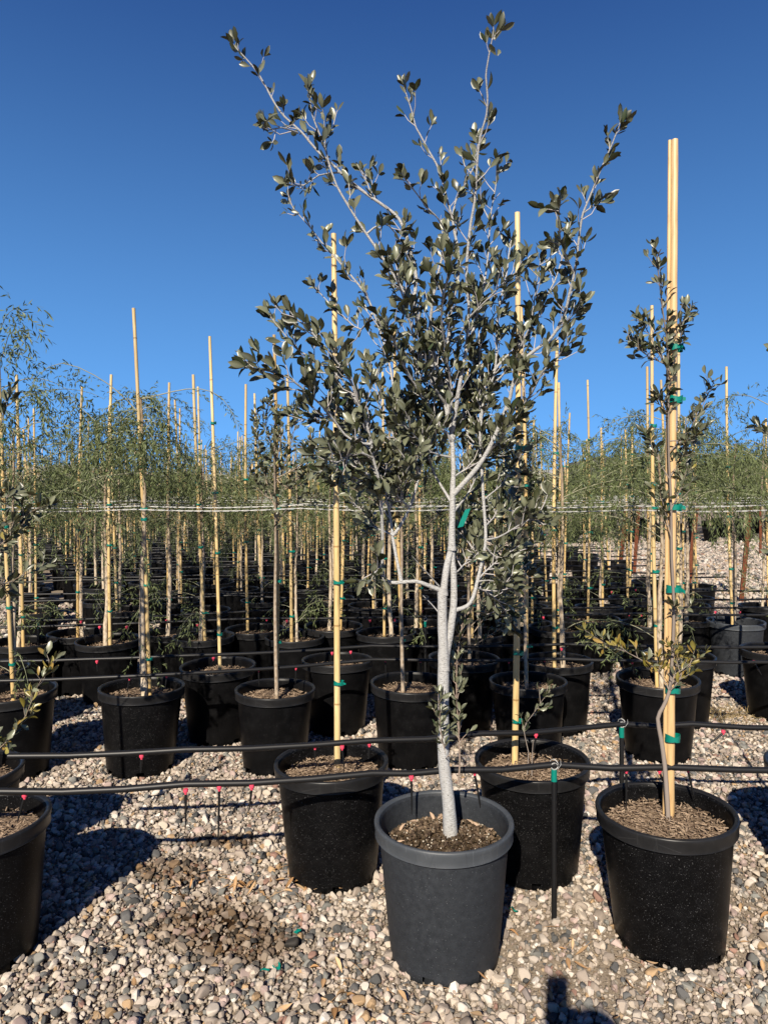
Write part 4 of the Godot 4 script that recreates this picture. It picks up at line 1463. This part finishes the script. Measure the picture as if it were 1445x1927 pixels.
func many(called: String, m: Mesh, places: Array, label: String, category: String, over: Material) -> void:
	if places.is_empty(): return
	var mm := MultiMesh.new()
	mm.transform_format = MultiMesh.TRANSFORM_3D
	mm.mesh = m
	mm.instance_count = places.size()
	for k in places.size(): mm.set_instance_transform(k, places[k])
	var o := MultiMeshInstance3D.new()
	o.name = numbered(called)
	o.multimesh = mm
	if over and m.get_surface_count() == 1: o.material_override = over
	add_child(o, true)
	tag(o, label, category, "", "stuff")

func line(z: float, q: Array, bend := 0.0) -> Array:       # sight lines at one depth, bent a little towards or away
	var out := []
	for k in range(0, q.size(), 2):
		out.append(at(q[k], q[k + 1], z + bend * sin(k * 1.3)))
	return smooth(out)

func stake_and_oaks() -> void:
	var z := 2.465
	var foot := at(1257, 1530, z)
	foot.y = SOIL - .03
	var t := thing("wooden_stake", foot)
	tag(t, "thickest, tallest tan stake with a dark split, in the front right pot", "stake")
	var L := at(1266.5, 263, z) - foot
	var side := Vector3(1, 0, 0)
	for half in 2:
		var b := MB.new()
		var p := []
		var r := []
		for k in 30:
			var s := k / 29.0
			p.append(L * s + side * (.0045 if half == 0 else -.0115) + Vector3(0, 0, .0 if half == 0 else -.004))
			r.append((.0135 if half == 0 else .0068) * lerpf(1.12, .86, s) * (1.0 + .04 * sin(k * 2.1)))
		b.tube(p, r, 12, lin(.55, .37, .18), lin(.60, .42, .22))
		part("split_half", b.mesh(M.bamboo), t)
	for py in [1387, 1296, 1108, 954, 752, 655]:
		var s: float = (EYE - (py - HY) / F * z - foot.y) / L.y
		tie(t, L * s, .0165, .0175)
	# the small oak tied to it
	var trunk := line(z - .028, [1257, 1556, 1255, 1510, 1250, 1440, 1243, 1390, 1237, 1352, 1247, 1330, 1259, 1300, 1263, 1260, 1266, 1200, 1267, 1130, 1263, 1050, 1262, 950, 1258, 870, 1257, 800, 1257, 700, 1254, 640, 1247, 590, 1240, 530, 1232, 465])
	var ls := [[trunk, .0085, .0016, .70]]
	for q in [[1258, 850, 1290, 820, 1310, 785, 1330, 745, 1342, 720], [1258, 690, 1240, 680, 1222, 672, 1200, 655, 1190, 640], [1256, 640, 1270, 620, 1285, 605, 1300, 580], [1258, 900, 1240, 870, 1225, 840, 1212, 815], [1260, 830, 1285, 828, 1300, 826, 1318, 812], [1258, 700, 1236, 660, 1216, 620, 1205, 600],
			[1261, 960, 1280, 920, 1292, 880], [1259, 900, 1280, 860, 1290, 830], [1262, 1010, 1250, 960, 1240, 920], [1257, 660, 1275, 650, 1285, 640], [1258, 780, 1245, 765, 1236, 740],
			[1259, 1300, 1268, 1270, 1272, 1245, 1262, 1215], [1259, 1300, 1240, 1265, 1220, 1250, 1180, 1228, 1140, 1212, 1100, 1186], [1260, 1290, 1285, 1262, 1300, 1250, 1314, 1238], [1260, 1300, 1280, 1275, 1285, 1240], [1265, 1180, 1275, 1160, 1268, 1140]]:
		ls.append([line(z - .03, q, rr(-.06, .06)), .0024, .0011, .12, .6 if q[1] > 1250 else .03])
	var f := foot
	oak_sapling(f, ls, "slim oak tied with green tape to the split stake", 260, Vector2(.022, .040), .017)
	# shoots in the torn-rim pot
	var z5 := 2.8
	f = Vector3(at(995, 1425, z5).x, SOIL - .02, -z5)
	oak_sapling(f, [[line(z5, [990, 1470, 994, 1415, 985, 1372, 1004, 1342, 1020, 1318, 1036, 1298]), .0022, .001, .45], [line(z5, [1000, 1470, 1001, 1420, 1003, 1392]), .0028, .0014, 1.0]], "low oak shoot beside the cane in the torn-rim pot", 60, Vector2(.02, .034), .022)
	# an oak out of the frame on the left reaches in
	var z6 := 2.7
	f = Vector3(at(-76, 1447, z6).x, SOIL - .02, -z6)
	var tr := line(z6, [-76, 1450, -72, 1300, -74, 1100, -70, 950, -72, 800, -68, 650])
	oak_sapling(f, [[tr, .011, .004, .5], [line(z6, [-70, 1010, -20, 995, 20, 985, 55, 965, 90, 950], .04), .0035, .0014, .2], [line(z6, [-70, 1060, -20, 1040, 20, 1010, 45, 985], .05), .003, .0013, .2], [line(z6, [-70, 1150, -10, 1110, 40, 1085, 95, 1062], .04), .0026, .0012, .35], [line(z6, [-70, 900, -20, 850, 5, 790, 20, 740], .05), .003, .0013, .4],
		[line(z6 - .1, [-74, 1440, -20, 1420, 20, 1390, 50, 1345, 72, 1290, 105, 1240], .02), .0026, .0011, .3, .5], [line(z6, [-74, 1400, -30, 1390, 10, 1405], .02), .0022, .0011, .3, .3], [line(z6, [-72, 960, -30, 940, 10, 935, 40, 925], .05), .003, .0013, .2], [line(z6, [-72, 1000, -40, 1050, -5, 1090, 20, 1120], .05), .003, .0013, .2]],
		"dark-leaved oak reaching in from beyond the left edge", 160, Vector2(.03, .052), .03)
	# one beyond the right edge
	var z7 := 2.75
	f = Vector3(at(1560, 1440, z7).x, SOIL - .02, -z7)
	var pot := copy(get_node("nursery_pot"))
	pot.position = Vector3(f.x, 0, f.z)
	tag(pot, "black pot just outside the right edge under the leafy twig", "pot", "black nursery pots in rows")
	oak_sapling(f, [[line(z7, [1560, 1450, 1556, 1200, 1560, 900, 1555, 760]), .009, .004, .6], [line(z7, [1558, 900, 1500, 850, 1450, 822, 1420, 800], .04), .003, .0013, .4], [line(z7, [1558, 760, 1500, 700, 1455, 660], .04), .003, .0013, .4], [line(z7, [1558, 1100, 1500, 1070, 1450, 1040], .04), .003, .0013, .4]], "oak whose leafy twig enters at the right edge", 60, Vector2(.034, .052), .04)
	# bushier oaks behind the big tree
	for d in [[517, 1290, 521, 3.87, "dark bushy oak on the cane left of the big tree", [[519, 960, 500, 900, 488, 840, 482, 780], [519, 930, 540, 860, 556, 800, 565, 750], [519, 900, 560, 880, 600, 850, 625, 835], [519, 980, 560, 945, 600, 935], [519, 860, 500, 800, 508, 745], [519, 900, 545, 920, 580, 900, 610, 880], [519, 870, 530, 820, 520, 770], [519, 940, 495, 930, 478, 890], [519, 930, 560, 900, 590, 815]]],
			[772, 1283, 758, 3.95, "bushy oak hidden behind the white trunk's left limbs", [[755, 1000, 720, 940, 690, 900, 670, 860], [755, 980, 790, 930, 810, 890], [755, 960, 730, 880, 720, 820], [755, 940, 780, 860, 790, 800], [755, 990, 700, 980, 660, 940], [755, 1010, 800, 990, 830, 960], [755, 1000, 700, 940, 640, 910, 610, 900], [755, 940, 700, 870, 650, 830]]],
			[880, 1238, 884, 4.5, "bushy oak in the shade right behind the white trunk", [[884, 1200, 920, 1150, 950, 1110, 975, 1080], [884, 1180, 930, 1130, 960, 1060, 985, 1020], [884, 1160, 900, 1100, 930, 1040, 950, 1000], [884, 1100, 860, 1050, 850, 1000], [884, 1220, 930, 1190, 975, 1170], [884, 1060, 910, 1000, 915, 950], [884, 1140, 950, 1120, 1010, 1110], [884, 1080, 940, 1030, 1000, 1000]]],
			[995, 1276, 990, 4.05, "bushy oak on the cane right of the white trunk", [[987, 1000, 960, 950, 945, 900], [987, 980, 1010, 940, 1020, 900], [987, 960, 970, 900, 965, 850], [987, 940, 1000, 880, 1005, 830], [987, 1050, 950, 1020, 930, 990], [987, 1100, 960, 1080, 930, 1070]]]]:
		var zz: float = d[3]
		f = Vector3(at(d[2], 1200, zz).x, SOIL - .02, -zz)
		var base: float = HY + (EYE - SOIL) * F / zz
		var lines := [[line(zz - .02, [d[2], base, d[2] - 3, 1150, d[2] - 2, 1050, d[2] - 3, 950, d[2] - 4, 850, d[2] - 3, 780]), .011, .003, .55]]
		for q in d[5]:
			lines.append([line(zz, q, rr(-.16, .16)), .003, .0012, .1])
		oak_sapling(f, lines, d[4], 0, Vector2(.026, .044), .022)

func pipes_and_wires() -> void:
	var fit := func(q: Array, high: float) -> Array:        # points of a pipe of known height, from where it crosses the picture
		var out := []
		for k in range(0, q.size(), 2):
			out.append(at(q[k], q[k + 1], (EYE - high) * F / (q[k + 1] - HY)))
		return out
	pipe_line(fit.call([-160, 1497, 0, 1490, 350, 1475, 700, 1455, 845, 1448, 1040, 1440, 1260, 1443, 1620, 1448], PIPE), "front drip pipe, passing right behind the white trunk", .0108)
	pipe_line(fit.call([17, 1422, 350, 1411, 700, 1393, 905, 1381, 1170, 1362, 1300, 1363, 1620, 1368], PIPE), "second drip pipe, passing over the thick cane's pot", .0108)
	pipe_line(fit.call([-160, 1284, 330, 1268, 700, 1241, 1060, 1240, 1560, 1246], PIPE), "third drip pipe from the front, over the lime-spotted left pot", .0098)
	pipe_line(fit.call([-160, 1246, 350, 1234, 700, 1215, 1060, 1213, 1560, 1217], PIPE), "fourth drip pipe from the front", .0098)
	pipe_line(fit.call([-160, 1184, 480, 1164, 870, 1158, 1200, 1155, 1520, 1156], PIPE), "fifth drip pipe from the front", .0098)
	pipe_line(fit.call([60, 1168, 480, 1150, 870, 1143, 1200, 1142, 1520, 1142], PIPE), "sixth drip pipe from the front", .0098)
	for k in range(3, 13):
		for half in 2:
			var z := 2.4 + 1.4 * k + half * .5 - .2
			var p := []
			var n := 6
			for j in n + 1:
				var x := lerpf(-.58 * z - .2, minf(RIGHT_EDGE + .15, .58 * z + .2), float(j) / n)
				p.append(Vector3(x, PIPE + rr(-.03, .03), -(z + .06 * minf(x, .6))))
			pipe_line(p, "%s drip pipe from the front" % ["seventh", "eighth", "ninth", "tenth", "eleventh", "twelfth", "thirteenth", "fourteenth", "fifteenth", "sixteenth", "seventeenth", "eighteenth", "nineteenth", "twentieth", "twenty-first", "twenty-second", "twenty-third", "twenty-fourth", "twenty-fifth", "twenty-sixth"][(k - 3) * 2 + half], .0095)
	pipe_stake(at(1042, 1440, (EYE - PIPE) * F / (1440 - HY)), "black pipe stake with green tape between the two front right pots")
	pipe_stake(at(1169, 1362, (EYE - PIPE) * F / (1362 - HY)), "black pipe stake of the second pipe, left of the split stake")
	pipe_stake(at(800, 1166, 5.28), "thin pipe stake behind the white trunk's left limb")
	pipe_stake(at(73, 1168, 5.24), "thin pipe stake at the left, where the sixth pipe ends")
	# emitters: [cap px, cap py, tip px, tip py, pipe height over the cap, label]
	var e := [
		[47, 1497, 33, 1545, "emitter leaning in the front pot at the left edge"],
		[350, 1488, 350, 1556, "emitter hanging over bare gravel, leftmost of three"],
		[413, 1482, 411, 1584, "longest emitter hanging over bare gravel, middle of three"],
		[474, 1480, 469, 1524, "short slanted emitter over bare gravel, rightmost of three"],
		[774, 1463, 775, 1530, "emitter in the faded pot, left of the trunk"],
		[893, 1453, 906, 1530, "emitter in the faded pot, right of the trunk"],
		[1178, 1449, 1178, 1520, "emitter at the left rim of the split stake's pot"],
		[1240, 1450, 1262, 1500, "emitter peeping out behind the split stake"],
		[1294, 1448, 1306, 1500, "emitter in the right half of the split stake's pot"],
		[644, 1406, 648, 1444, "emitter right beside the thick cane"],
		[593, 1405, 593, 1430, "emitter left of the thick cane in its pot"],
		[695, 1400, 694, 1426, "emitter at the right rim of the thick cane's pot"],
		[1008, 1383, 1004, 1412, "emitter over the torn-rim pot"],
		[1360, 1377, 1334, 1397, "emitter slanting over gravel at the far right of the second pipe"],
		[267, 1423, 265, 1452, "emitter dripping before the lime-spotted left pot"],
		[66, 1279, 62, 1300, "emitter at the left edge on the third pipe"],
		[244, 1276, 240, 1300, "emitter left of the trunk in the lime-spotted left pot"],
		[314, 1272, 311, 1296, "emitter right of the trunk in the lime-spotted left pot"],
		[487, 1261, 488, 1290, "emitter in the left half of the pot left of the thick cane"],
		[557, 1257, 556, 1285, "emitter in the right half of the pot left of the thick cane"],
		[725, 1243, 726, 1272, "emitter over the straw-strewn pot, left one"],
		[791, 1243, 792, 1268, "emitter over the straw-strewn pot, beside the white trunk"],
		[957, 1245, 957, 1265, "emitter left of the cane behind the torn-rim pot"],
		[1024, 1242, 1028, 1272, "emitter right of the cane behind the torn-rim pot"],
		[1189, 1246, 1192, 1268, "emitter in the pot behind the split stake"],
		[1418, 1245, 1432, 1268, "emitter dripping at the right edge"],
		[183, 1245, 184, 1262, "emitter on the fourth pipe, left of the lime-spotted pot"],
		[402, 1239, 398, 1252, "emitter in the shaded pot left of its cane"],
		[625, 1229, 622, 1244, "emitter left of the thick cane, on the fourth pipe"],
		[660, 1227, 664, 1240, "emitter right of the thick cane, on the fourth pipe"],
		[1056, 1221, 1058, 1236, "emitter on the fourth pipe, right of the torn-rim pot"],
	]
	for q in e:
		var py: float = q[1]
		var z := (EYE - PIPE + .0105 + .0065) * F / (py - HY)
		drip_emitter(at(q[0], py, z), at(q[2], q[3], z + .005), q[4])
	for q in [[153, 1170], [188, 1180], [239, 1180], [314, 1168], [502, 1166], [540, 1168], [372, 1176], [696, 1168], [743, 1166], [794, 1150], [880, 1160], [1022, 1162], [1068, 1160], [1183, 1156], [1206, 1157], [1345, 1152], [1391, 1152], [1150, 1114], [1195, 1110], [1262, 1148]]:
		var z: float = (EYE - PIPE + .02) * F / (q[1] - HY)
		drip_emitter(at(q[0], q[1], z), at(q[0] + rr(-4, 4), q[1] + 14, z), "small pink emitter far back on the right" if q[0] > 1100 else ("small pink emitter far back between the white trunk and the twin canes" if q[0] > 830 else "small pink emitter far back on the left, %s" % {153: "first", 188: "second", 239: "third", 314: "fourth", 372: "fifth", 502: "sixth", 540: "seventh", 696: "left of the white trunk, first", 743: "left of the white trunk, second", 794: "left of the white trunk, third"}[q[0]]), "pink emitters far back", 1.15)
	# wires
	var names := ["nearest pair's lower", "nearest pair's upper", "third", "fourth", "fifth", "sixth", "seventh", "eighth"]
	for k in 8:
		var z: float = [3.86, 5.25, 6.6, 8.0, 9.4, 10.8, 12.2, 15.0][k]
		var pts := []
		for j in 6:
			var x := lerpf(-.58 * z, minf(4.6 + k * .15, .58 * z), j / 5.0)
			pts.append(Vector3(x, WIRE + rr(-.006, .006), -z + .03))
		wire(pts, k < 4, "white steel wire, %s counting from the front" % ["first", "second", "third", "fourth", "fifth", "sixth", "seventh", "eighth"][k])
		if k < 5:
			for j in pts.size():
				pts[j] += Vector3(0, .022 + rr(-.006, .006), -.05 + rr(-.01, .01))
			wire(pts, k < 3, "second strand just above the %s white wire" % ["first", "second", "third", "fourth", "fifth"][k])

func backdrop() -> void:
	for q in [[1310, 950, 1291, 9.5, "rusty post left of the faded far pot"], [1411, 950, 1393, 9.66, "rusty post right of the faded far pot"], [1201, 955, 1192, 12.9, "rusty post just left of the split stake"], [1177, 958, 1163, 11.6, "rusty post second left of the split stake"], [1430, 955, 1430, 17.0, "thin rusty post far back at the right edge"], [1064, 955, 1059, 17.5, "thin rusty post far back beside the twin canes"], [1019, 958, 1014, 19.0, "smallest rusty post, far behind the big tree's right side"], [1446, 1120, 1441, 8.4, "rusty post stub at the right edge"]]:
		rust_post(q[0], q[1], q[2], HY + EYE * F / q[3], q[3], q[4])
	# a hedge-like row of big potted trees beyond the gravel
	var bush := []
	for k in 3:
		bush.append(make_feather(feather_tree(rr(2.5, 2.8), 44, Vector2(.5, 1.05), 1.35, Vector2(.095, .021), .045, .060, 0, .028)))
	var used := [false, false, false]
	var n := 0
	for r in 4:
		n = 0
		var x := 1.9 + r * .45
		while x < 17.0:
			var z := 21.0 + r * 2.6 + rr(-.5, .5)
			if x < z * .56:
				var k := rng.randi() % 3
				var t: Node3D = bush[k]
				if used[k]: t = copy(t)
				used[k] = true
				t.name = numbered("desert_tree")
				t.position = Vector3(x, 0, -z)
				t.rotation.y = rr(0, TAU)
				t.scale = Vector3(1, rr(.85, 1.08), 1) * rr(.95, 1.15) * (1.0 if x > z * .335 else .70)
				tag(t, "bushy tree, %s from left in the %s hedge-like row beyond the gravel" % [ordinal(n), ordinal(r)], "tree", "bushy trees beyond the gravel")
				if r < 4:
					var p := copy(get_node("nursery_pot"))
					p.position = Vector3(x, 0, -z)
					p.rotation = Vector3(0, rr(0, TAU), 0)
					tag(p, "black pot under the %s bushy tree of the %s row beyond the gravel" % [ordinal(n), ordinal(r)], "pot", "pots beyond the gravel")
				n += 1
			x += rr(.70, 1.05)
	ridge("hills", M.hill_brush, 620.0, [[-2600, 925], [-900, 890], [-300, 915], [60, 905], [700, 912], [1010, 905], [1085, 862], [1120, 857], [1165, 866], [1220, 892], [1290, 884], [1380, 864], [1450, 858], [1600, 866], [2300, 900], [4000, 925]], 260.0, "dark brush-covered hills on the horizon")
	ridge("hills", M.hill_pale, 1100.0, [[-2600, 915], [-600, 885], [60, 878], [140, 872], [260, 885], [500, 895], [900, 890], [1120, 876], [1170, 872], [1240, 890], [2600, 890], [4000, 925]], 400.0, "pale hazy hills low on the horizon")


# ---------------------------------------------------------------- the one who takes the picture: only the shadow shows
func blob(bones: Array, cell: float, grow: float, st: MB) -> void:       # bones: [a, b, radius at a, radius at b, colour]; joined softly and meshed as surface nets
	var lo := Vector3.INF
	var hi := -Vector3.INF
	for q in bones:
		for e in 2:
			lo = lo.min(q[e] - Vector3.ONE * (q[2 + e] + cell * 2.5))
			hi = hi.max(q[e] + Vector3.ONE * (q[2 + e] + cell * 2.5))
	var n := Vector3i(((hi - lo) / cell).ceil()) + Vector3i.ONE
	var f := PackedFloat32Array()
	f.resize(n.x * n.y * n.z)
	f.fill(1.0)
	var w := PackedFloat32Array()
	w.resize(f.size())
	var hue := PackedColorArray()
	hue.resize(f.size())
	for q in bones:
		var a: Vector3 = q[0]
		var ba: Vector3 = q[1] - a
		var pad: float = maxf(q[2], q[3]) + cell * 2.0 + grow
		var from := Vector3i(((a.min(q[1]) - Vector3.ONE * pad - lo) / cell).floor()).max(Vector3i.ZERO)
		var to := Vector3i(((a.max(q[1]) + Vector3.ONE * pad - lo) / cell).ceil()).min(n - Vector3i.ONE)
		for z in range(from.z, to.z + 1):
			for y in range(from.y, to.y + 1):
				for x in range(from.x, to.x + 1):
					var p := lo + Vector3(x, y, z) * cell
					var t := clampf((p - a).dot(ba) / maxf(ba.length_squared(), 1e-9), 0, 1)
					var d := (p - a - ba * t).length() - lerpf(q[2], q[3], t)
					var k := (z * n.y + y) * n.x + x
					if d < w[k] or w[k] == 0.0:
						w[k] = d
						hue[k] = q[4]
					var h := clampf(.5 + .5 * (f[k] - d) / grow, 0, 1)
					f[k] = lerpf(f[k], d, h) - grow * h * (1.0 - h)
	var at_cell := {}
	var first := st.v.size()
	for z in n.z - 1:
		for y in n.y - 1:
			for x in n.x - 1:
				var base := (z * n.y + y) * n.x + x
				var s := Vector3.ZERO
				var m := 0
				var signs := 0
				var c8 := []
				for c in 8:
					c8.append(f[base + (c & 1) + ((c >> 1) & 1) * n.x + (c >> 2) * n.x * n.y])
					signs += 1 if c8[c] < 0.0 else 0
				if signs == 0 or signs == 8:
					continue
				for e in [[0, 1], [2, 3], [4, 5], [6, 7], [0, 2], [1, 3], [4, 6], [5, 7], [0, 4], [1, 5], [2, 6], [3, 7]]:
					var u: float = c8[e[0]]
					var v: float = c8[e[1]]
					if (u < 0.0) != (v < 0.0):
						var t := u / (u - v)
						var a := Vector3(e[0] & 1, (e[0] >> 1) & 1, e[0] >> 2)
						var b := Vector3(e[1] & 1, (e[1] >> 1) & 1, e[1] >> 2)
						s += a.lerp(b, t)
						m += 1
				var g := Vector3(c8[1] - c8[0] + c8[3] - c8[2] + c8[5] - c8[4] + c8[7] - c8[6], c8[2] - c8[0] + c8[3] - c8[1] + c8[6] - c8[4] + c8[7] - c8[5], c8[4] - c8[0] + c8[5] - c8[1] + c8[6] - c8[2] + c8[7] - c8[3])
				at_cell[Vector3i(x, y, z)] = st.vert(lo + (Vector3(x, y, z) + s / m) * cell, g.normalized(), hue[base])
	for k in at_cell:
		for ax in 3:
			var d := Vector3i.ZERO
			d[ax] = 1
			var p := Vector3i(k)
			var i0 := (p.z * n.y + p.y) * n.x + p.x
			var i1 := ((p.z + d.z) * n.y + p.y + d.y) * n.x + p.x + d.x
			if (f[i0] < 0.0) == (f[i1] < 0.0):
				continue
			var u := Vector3i.ZERO
			u[(ax + 1) % 3] = 1
			var v := Vector3i.ZERO
			v[(ax + 2) % 3] = 1
			if at_cell.has(p - u) and at_cell.has(p - v) and at_cell.has(p - u - v):
				st.quad(at_cell[p], at_cell[p - u], at_cell[p - u - v], at_cell[p - v])

func photographer() -> void:
	var o := Vector3(-.02, 0, .42)
	var t := thing("person", o)
	tag(t, "person in dark clothes holding up a phone, seen as a shadow on the gravel", "person")
	var skin := lin(.40, .24, .17)
	var cloth := lin(.035, .04, .06)
	var jeans := lin(.03, .04, .075)
	var hair := lin(.02, .015, .01)
	var shoe := lin(.03, .03, .03)
	var b := MB.new()
	var bones := []
	for s in [-1.0, 1.0]:
		bones.append([Vector3(s * .09, .90, .02), Vector3(s * .10, .48, .0), .092, .062, jeans])
		bones.append([Vector3(s * .10, .48, .0), Vector3(s * .11, .09, .03), .060, .042, jeans])
		bones.append([Vector3(s * .11, .05, .05), Vector3(s * .125, .035, -.13), .046, .036, shoe])
		bones.append([Vector3(0, 1.36, .02), Vector3(s * .17, 1.36, .02), .075, .058, cloth])
	bones.append([Vector3(0, .92, .02), Vector3(0, 1.12, .01), .135, .12, cloth])
	bones.append([Vector3(0, 1.12, .01), Vector3(0, 1.32, .02), .125, .12, cloth])
	bones.append([Vector3(-.07, 1.25, .01), Vector3(.07, 1.25, .01), .11, .11, cloth])
	bones.append([Vector3(0, 1.40, .02), Vector3(0, 1.50, .0), .055, .050, skin])
	bones.append([Vector3(-.18, 1.36, .02), Vector3(-.23, 1.09, .04), .052, .040, cloth])       # left arm hangs, its hand bent to the belt
	bones.append([Vector3(-.23, 1.09, .04), Vector3(-.20, .88, -.06), .038, .028, skin])
	bones.append([Vector3(.18, 1.36, .02), Vector3(.24, 1.14, -.12), .052, .042, cloth])        # right arm raised with the phone
	bones.append([Vector3(.24, 1.14, -.12), Vector3(.10, 1.36, -.36), .040, .028, skin])
	blob(bones, .02, .03, b)
	bones = [[Vector3(0, 1.60, .01), Vector3(0, 1.585, -.01), .088, .085, skin], [Vector3(0, 1.63, .03), Vector3(0, 1.57, .045), .088, .080, hair], [Vector3(0, 1.55, -.04), Vector3(0, 1.53, -.055), .055, .040, skin],
		[Vector3(0, 1.60, -.088), Vector3(0, 1.568, -.105), .010, .014, skin], [Vector3(-.02, 1.538, -.088), Vector3(.02, 1.538, -.088), .008, .008, lin(.35, .14, .12)],
		[Vector3(-.088, 1.60, .01), Vector3(-.090, 1.565, .0), .014, .010, skin], [Vector3(.088, 1.60, .01), Vector3(.090, 1.565, .0), .014, .010, skin],
		[Vector3(-.032, 1.603, -.075), Vector3(-.032, 1.603, -.078), .012, .012, lin(.05, .04, .035)], [Vector3(.032, 1.603, -.075), Vector3(.032, 1.603, -.078), .012, .012, lin(.05, .04, .035)]]
	blob(bones, .008, .012, b)
	# hands: a palm and five bent fingers each
	for hnd in 2:
		var c := Vector3(.088, 1.385, -.385) if hnd == 0 else Vector3(-.195, .845, -.075)
		var up := Vector3(-.25, .9, -.1).normalized() if hnd == 0 else Vector3(.1, -.95, -.25).normalized()
		var inw := Vector3(-1, -.2, .0).normalized() if hnd == 0 else Vector3(.8, 0, -.5).normalized()
		inw = (inw - up * inw.dot(up)).normalized()
		var across := up.cross(inw)
		bones = [[c - up * .045, c + up * .02 - across * .02, .028, .018, skin], [c - up * .045, c + up * .02 + across * .02, .028, .018, skin]]
		for k in 4:
			var r := c + up * (.032 - .004 * absf(k - 1.3)) + across * (k - 1.5) * .0195
			var l: float = [.040, .045, .042, .033][k]
			var m := r + (up * .55 + inw * .85).normalized() * l
			var e := m + (inw * .9 - up * .45).normalized() * l * .72
			bones.append([r - up * .02, r, .011, .010, skin])
			bones.append([r, m, .0100, .0088, skin])
			bones.append([m, e, .0086, .0075, skin])
		var th := c - up * .03 - across * .028
		bones.append([th, th + (inw * .7 + up * .6).normalized() * .045, .013, .011, skin])
		bones.append([th + (inw * .7 + up * .6).normalized() * .045, th + (inw * .9 + up * 1.2).normalized() * .085, .0105, .0085, skin])
		blob(bones, .0045, .004, b)
	part("body", b.mesh(M.cloth_and_skin), t)
	var p := thing("phone", Vector3(-.0165, 1.449, .0085))
	tag(p, "phone held upright, the square-topped end of the shadow on the gravel", "phone")
	var bx := MB.new()
	var r := []
	for k in 24:
		var q := TAU * k / 24.0
		var corner := Vector3(signf(cos(q + .001)) * .0265, signf(sin(q + .001)) * .0645, 0)
		r.append(corner + Vector3(cos(q), sin(q), 0) * .009)
	for side in 2:
		var z := .004 if side else -.004
		var nn := Vector3(0, 0, 1 if side else -1)
		var m := bx.vert(Vector3(0, 0, z), nn)
		for k in 24:
			bx.tri(m, bx.vert(r[k] + Vector3(0, 0, z), nn), bx.vert(r[(k + 1) % 24] + Vector3(0, 0, z), nn))
	for k in 24:
		var a: Vector3 = r[k]
		var c: Vector3 = r[(k + 1) % 24]
		var nn := (c - a).cross(Vector3(0, 0, 1)).normalized()
		bx.quad(bx.vert(a - Vector3(0, 0, .004), nn), bx.vert(c - Vector3(0, 0, .004), nn), bx.vert(c + Vector3(0, 0, .004), nn), bx.vert(a + Vector3(0, 0, .004), nn))
	part("case", bx.mesh(M.phone_black), p)
	bx = MB.new()
	bx.lathe([Vector2(.007, -.0012), Vector2(.007, .0), Vector2(.005, .0005), Vector2(0, .0005)], 16)
	var lens := part("lens", bx.mesh(M.phone_black), p)
	lens.transform = Transform3D(Basis(Vector3.RIGHT, -PI / 2), Vector3(.0165, .051, -.0042))
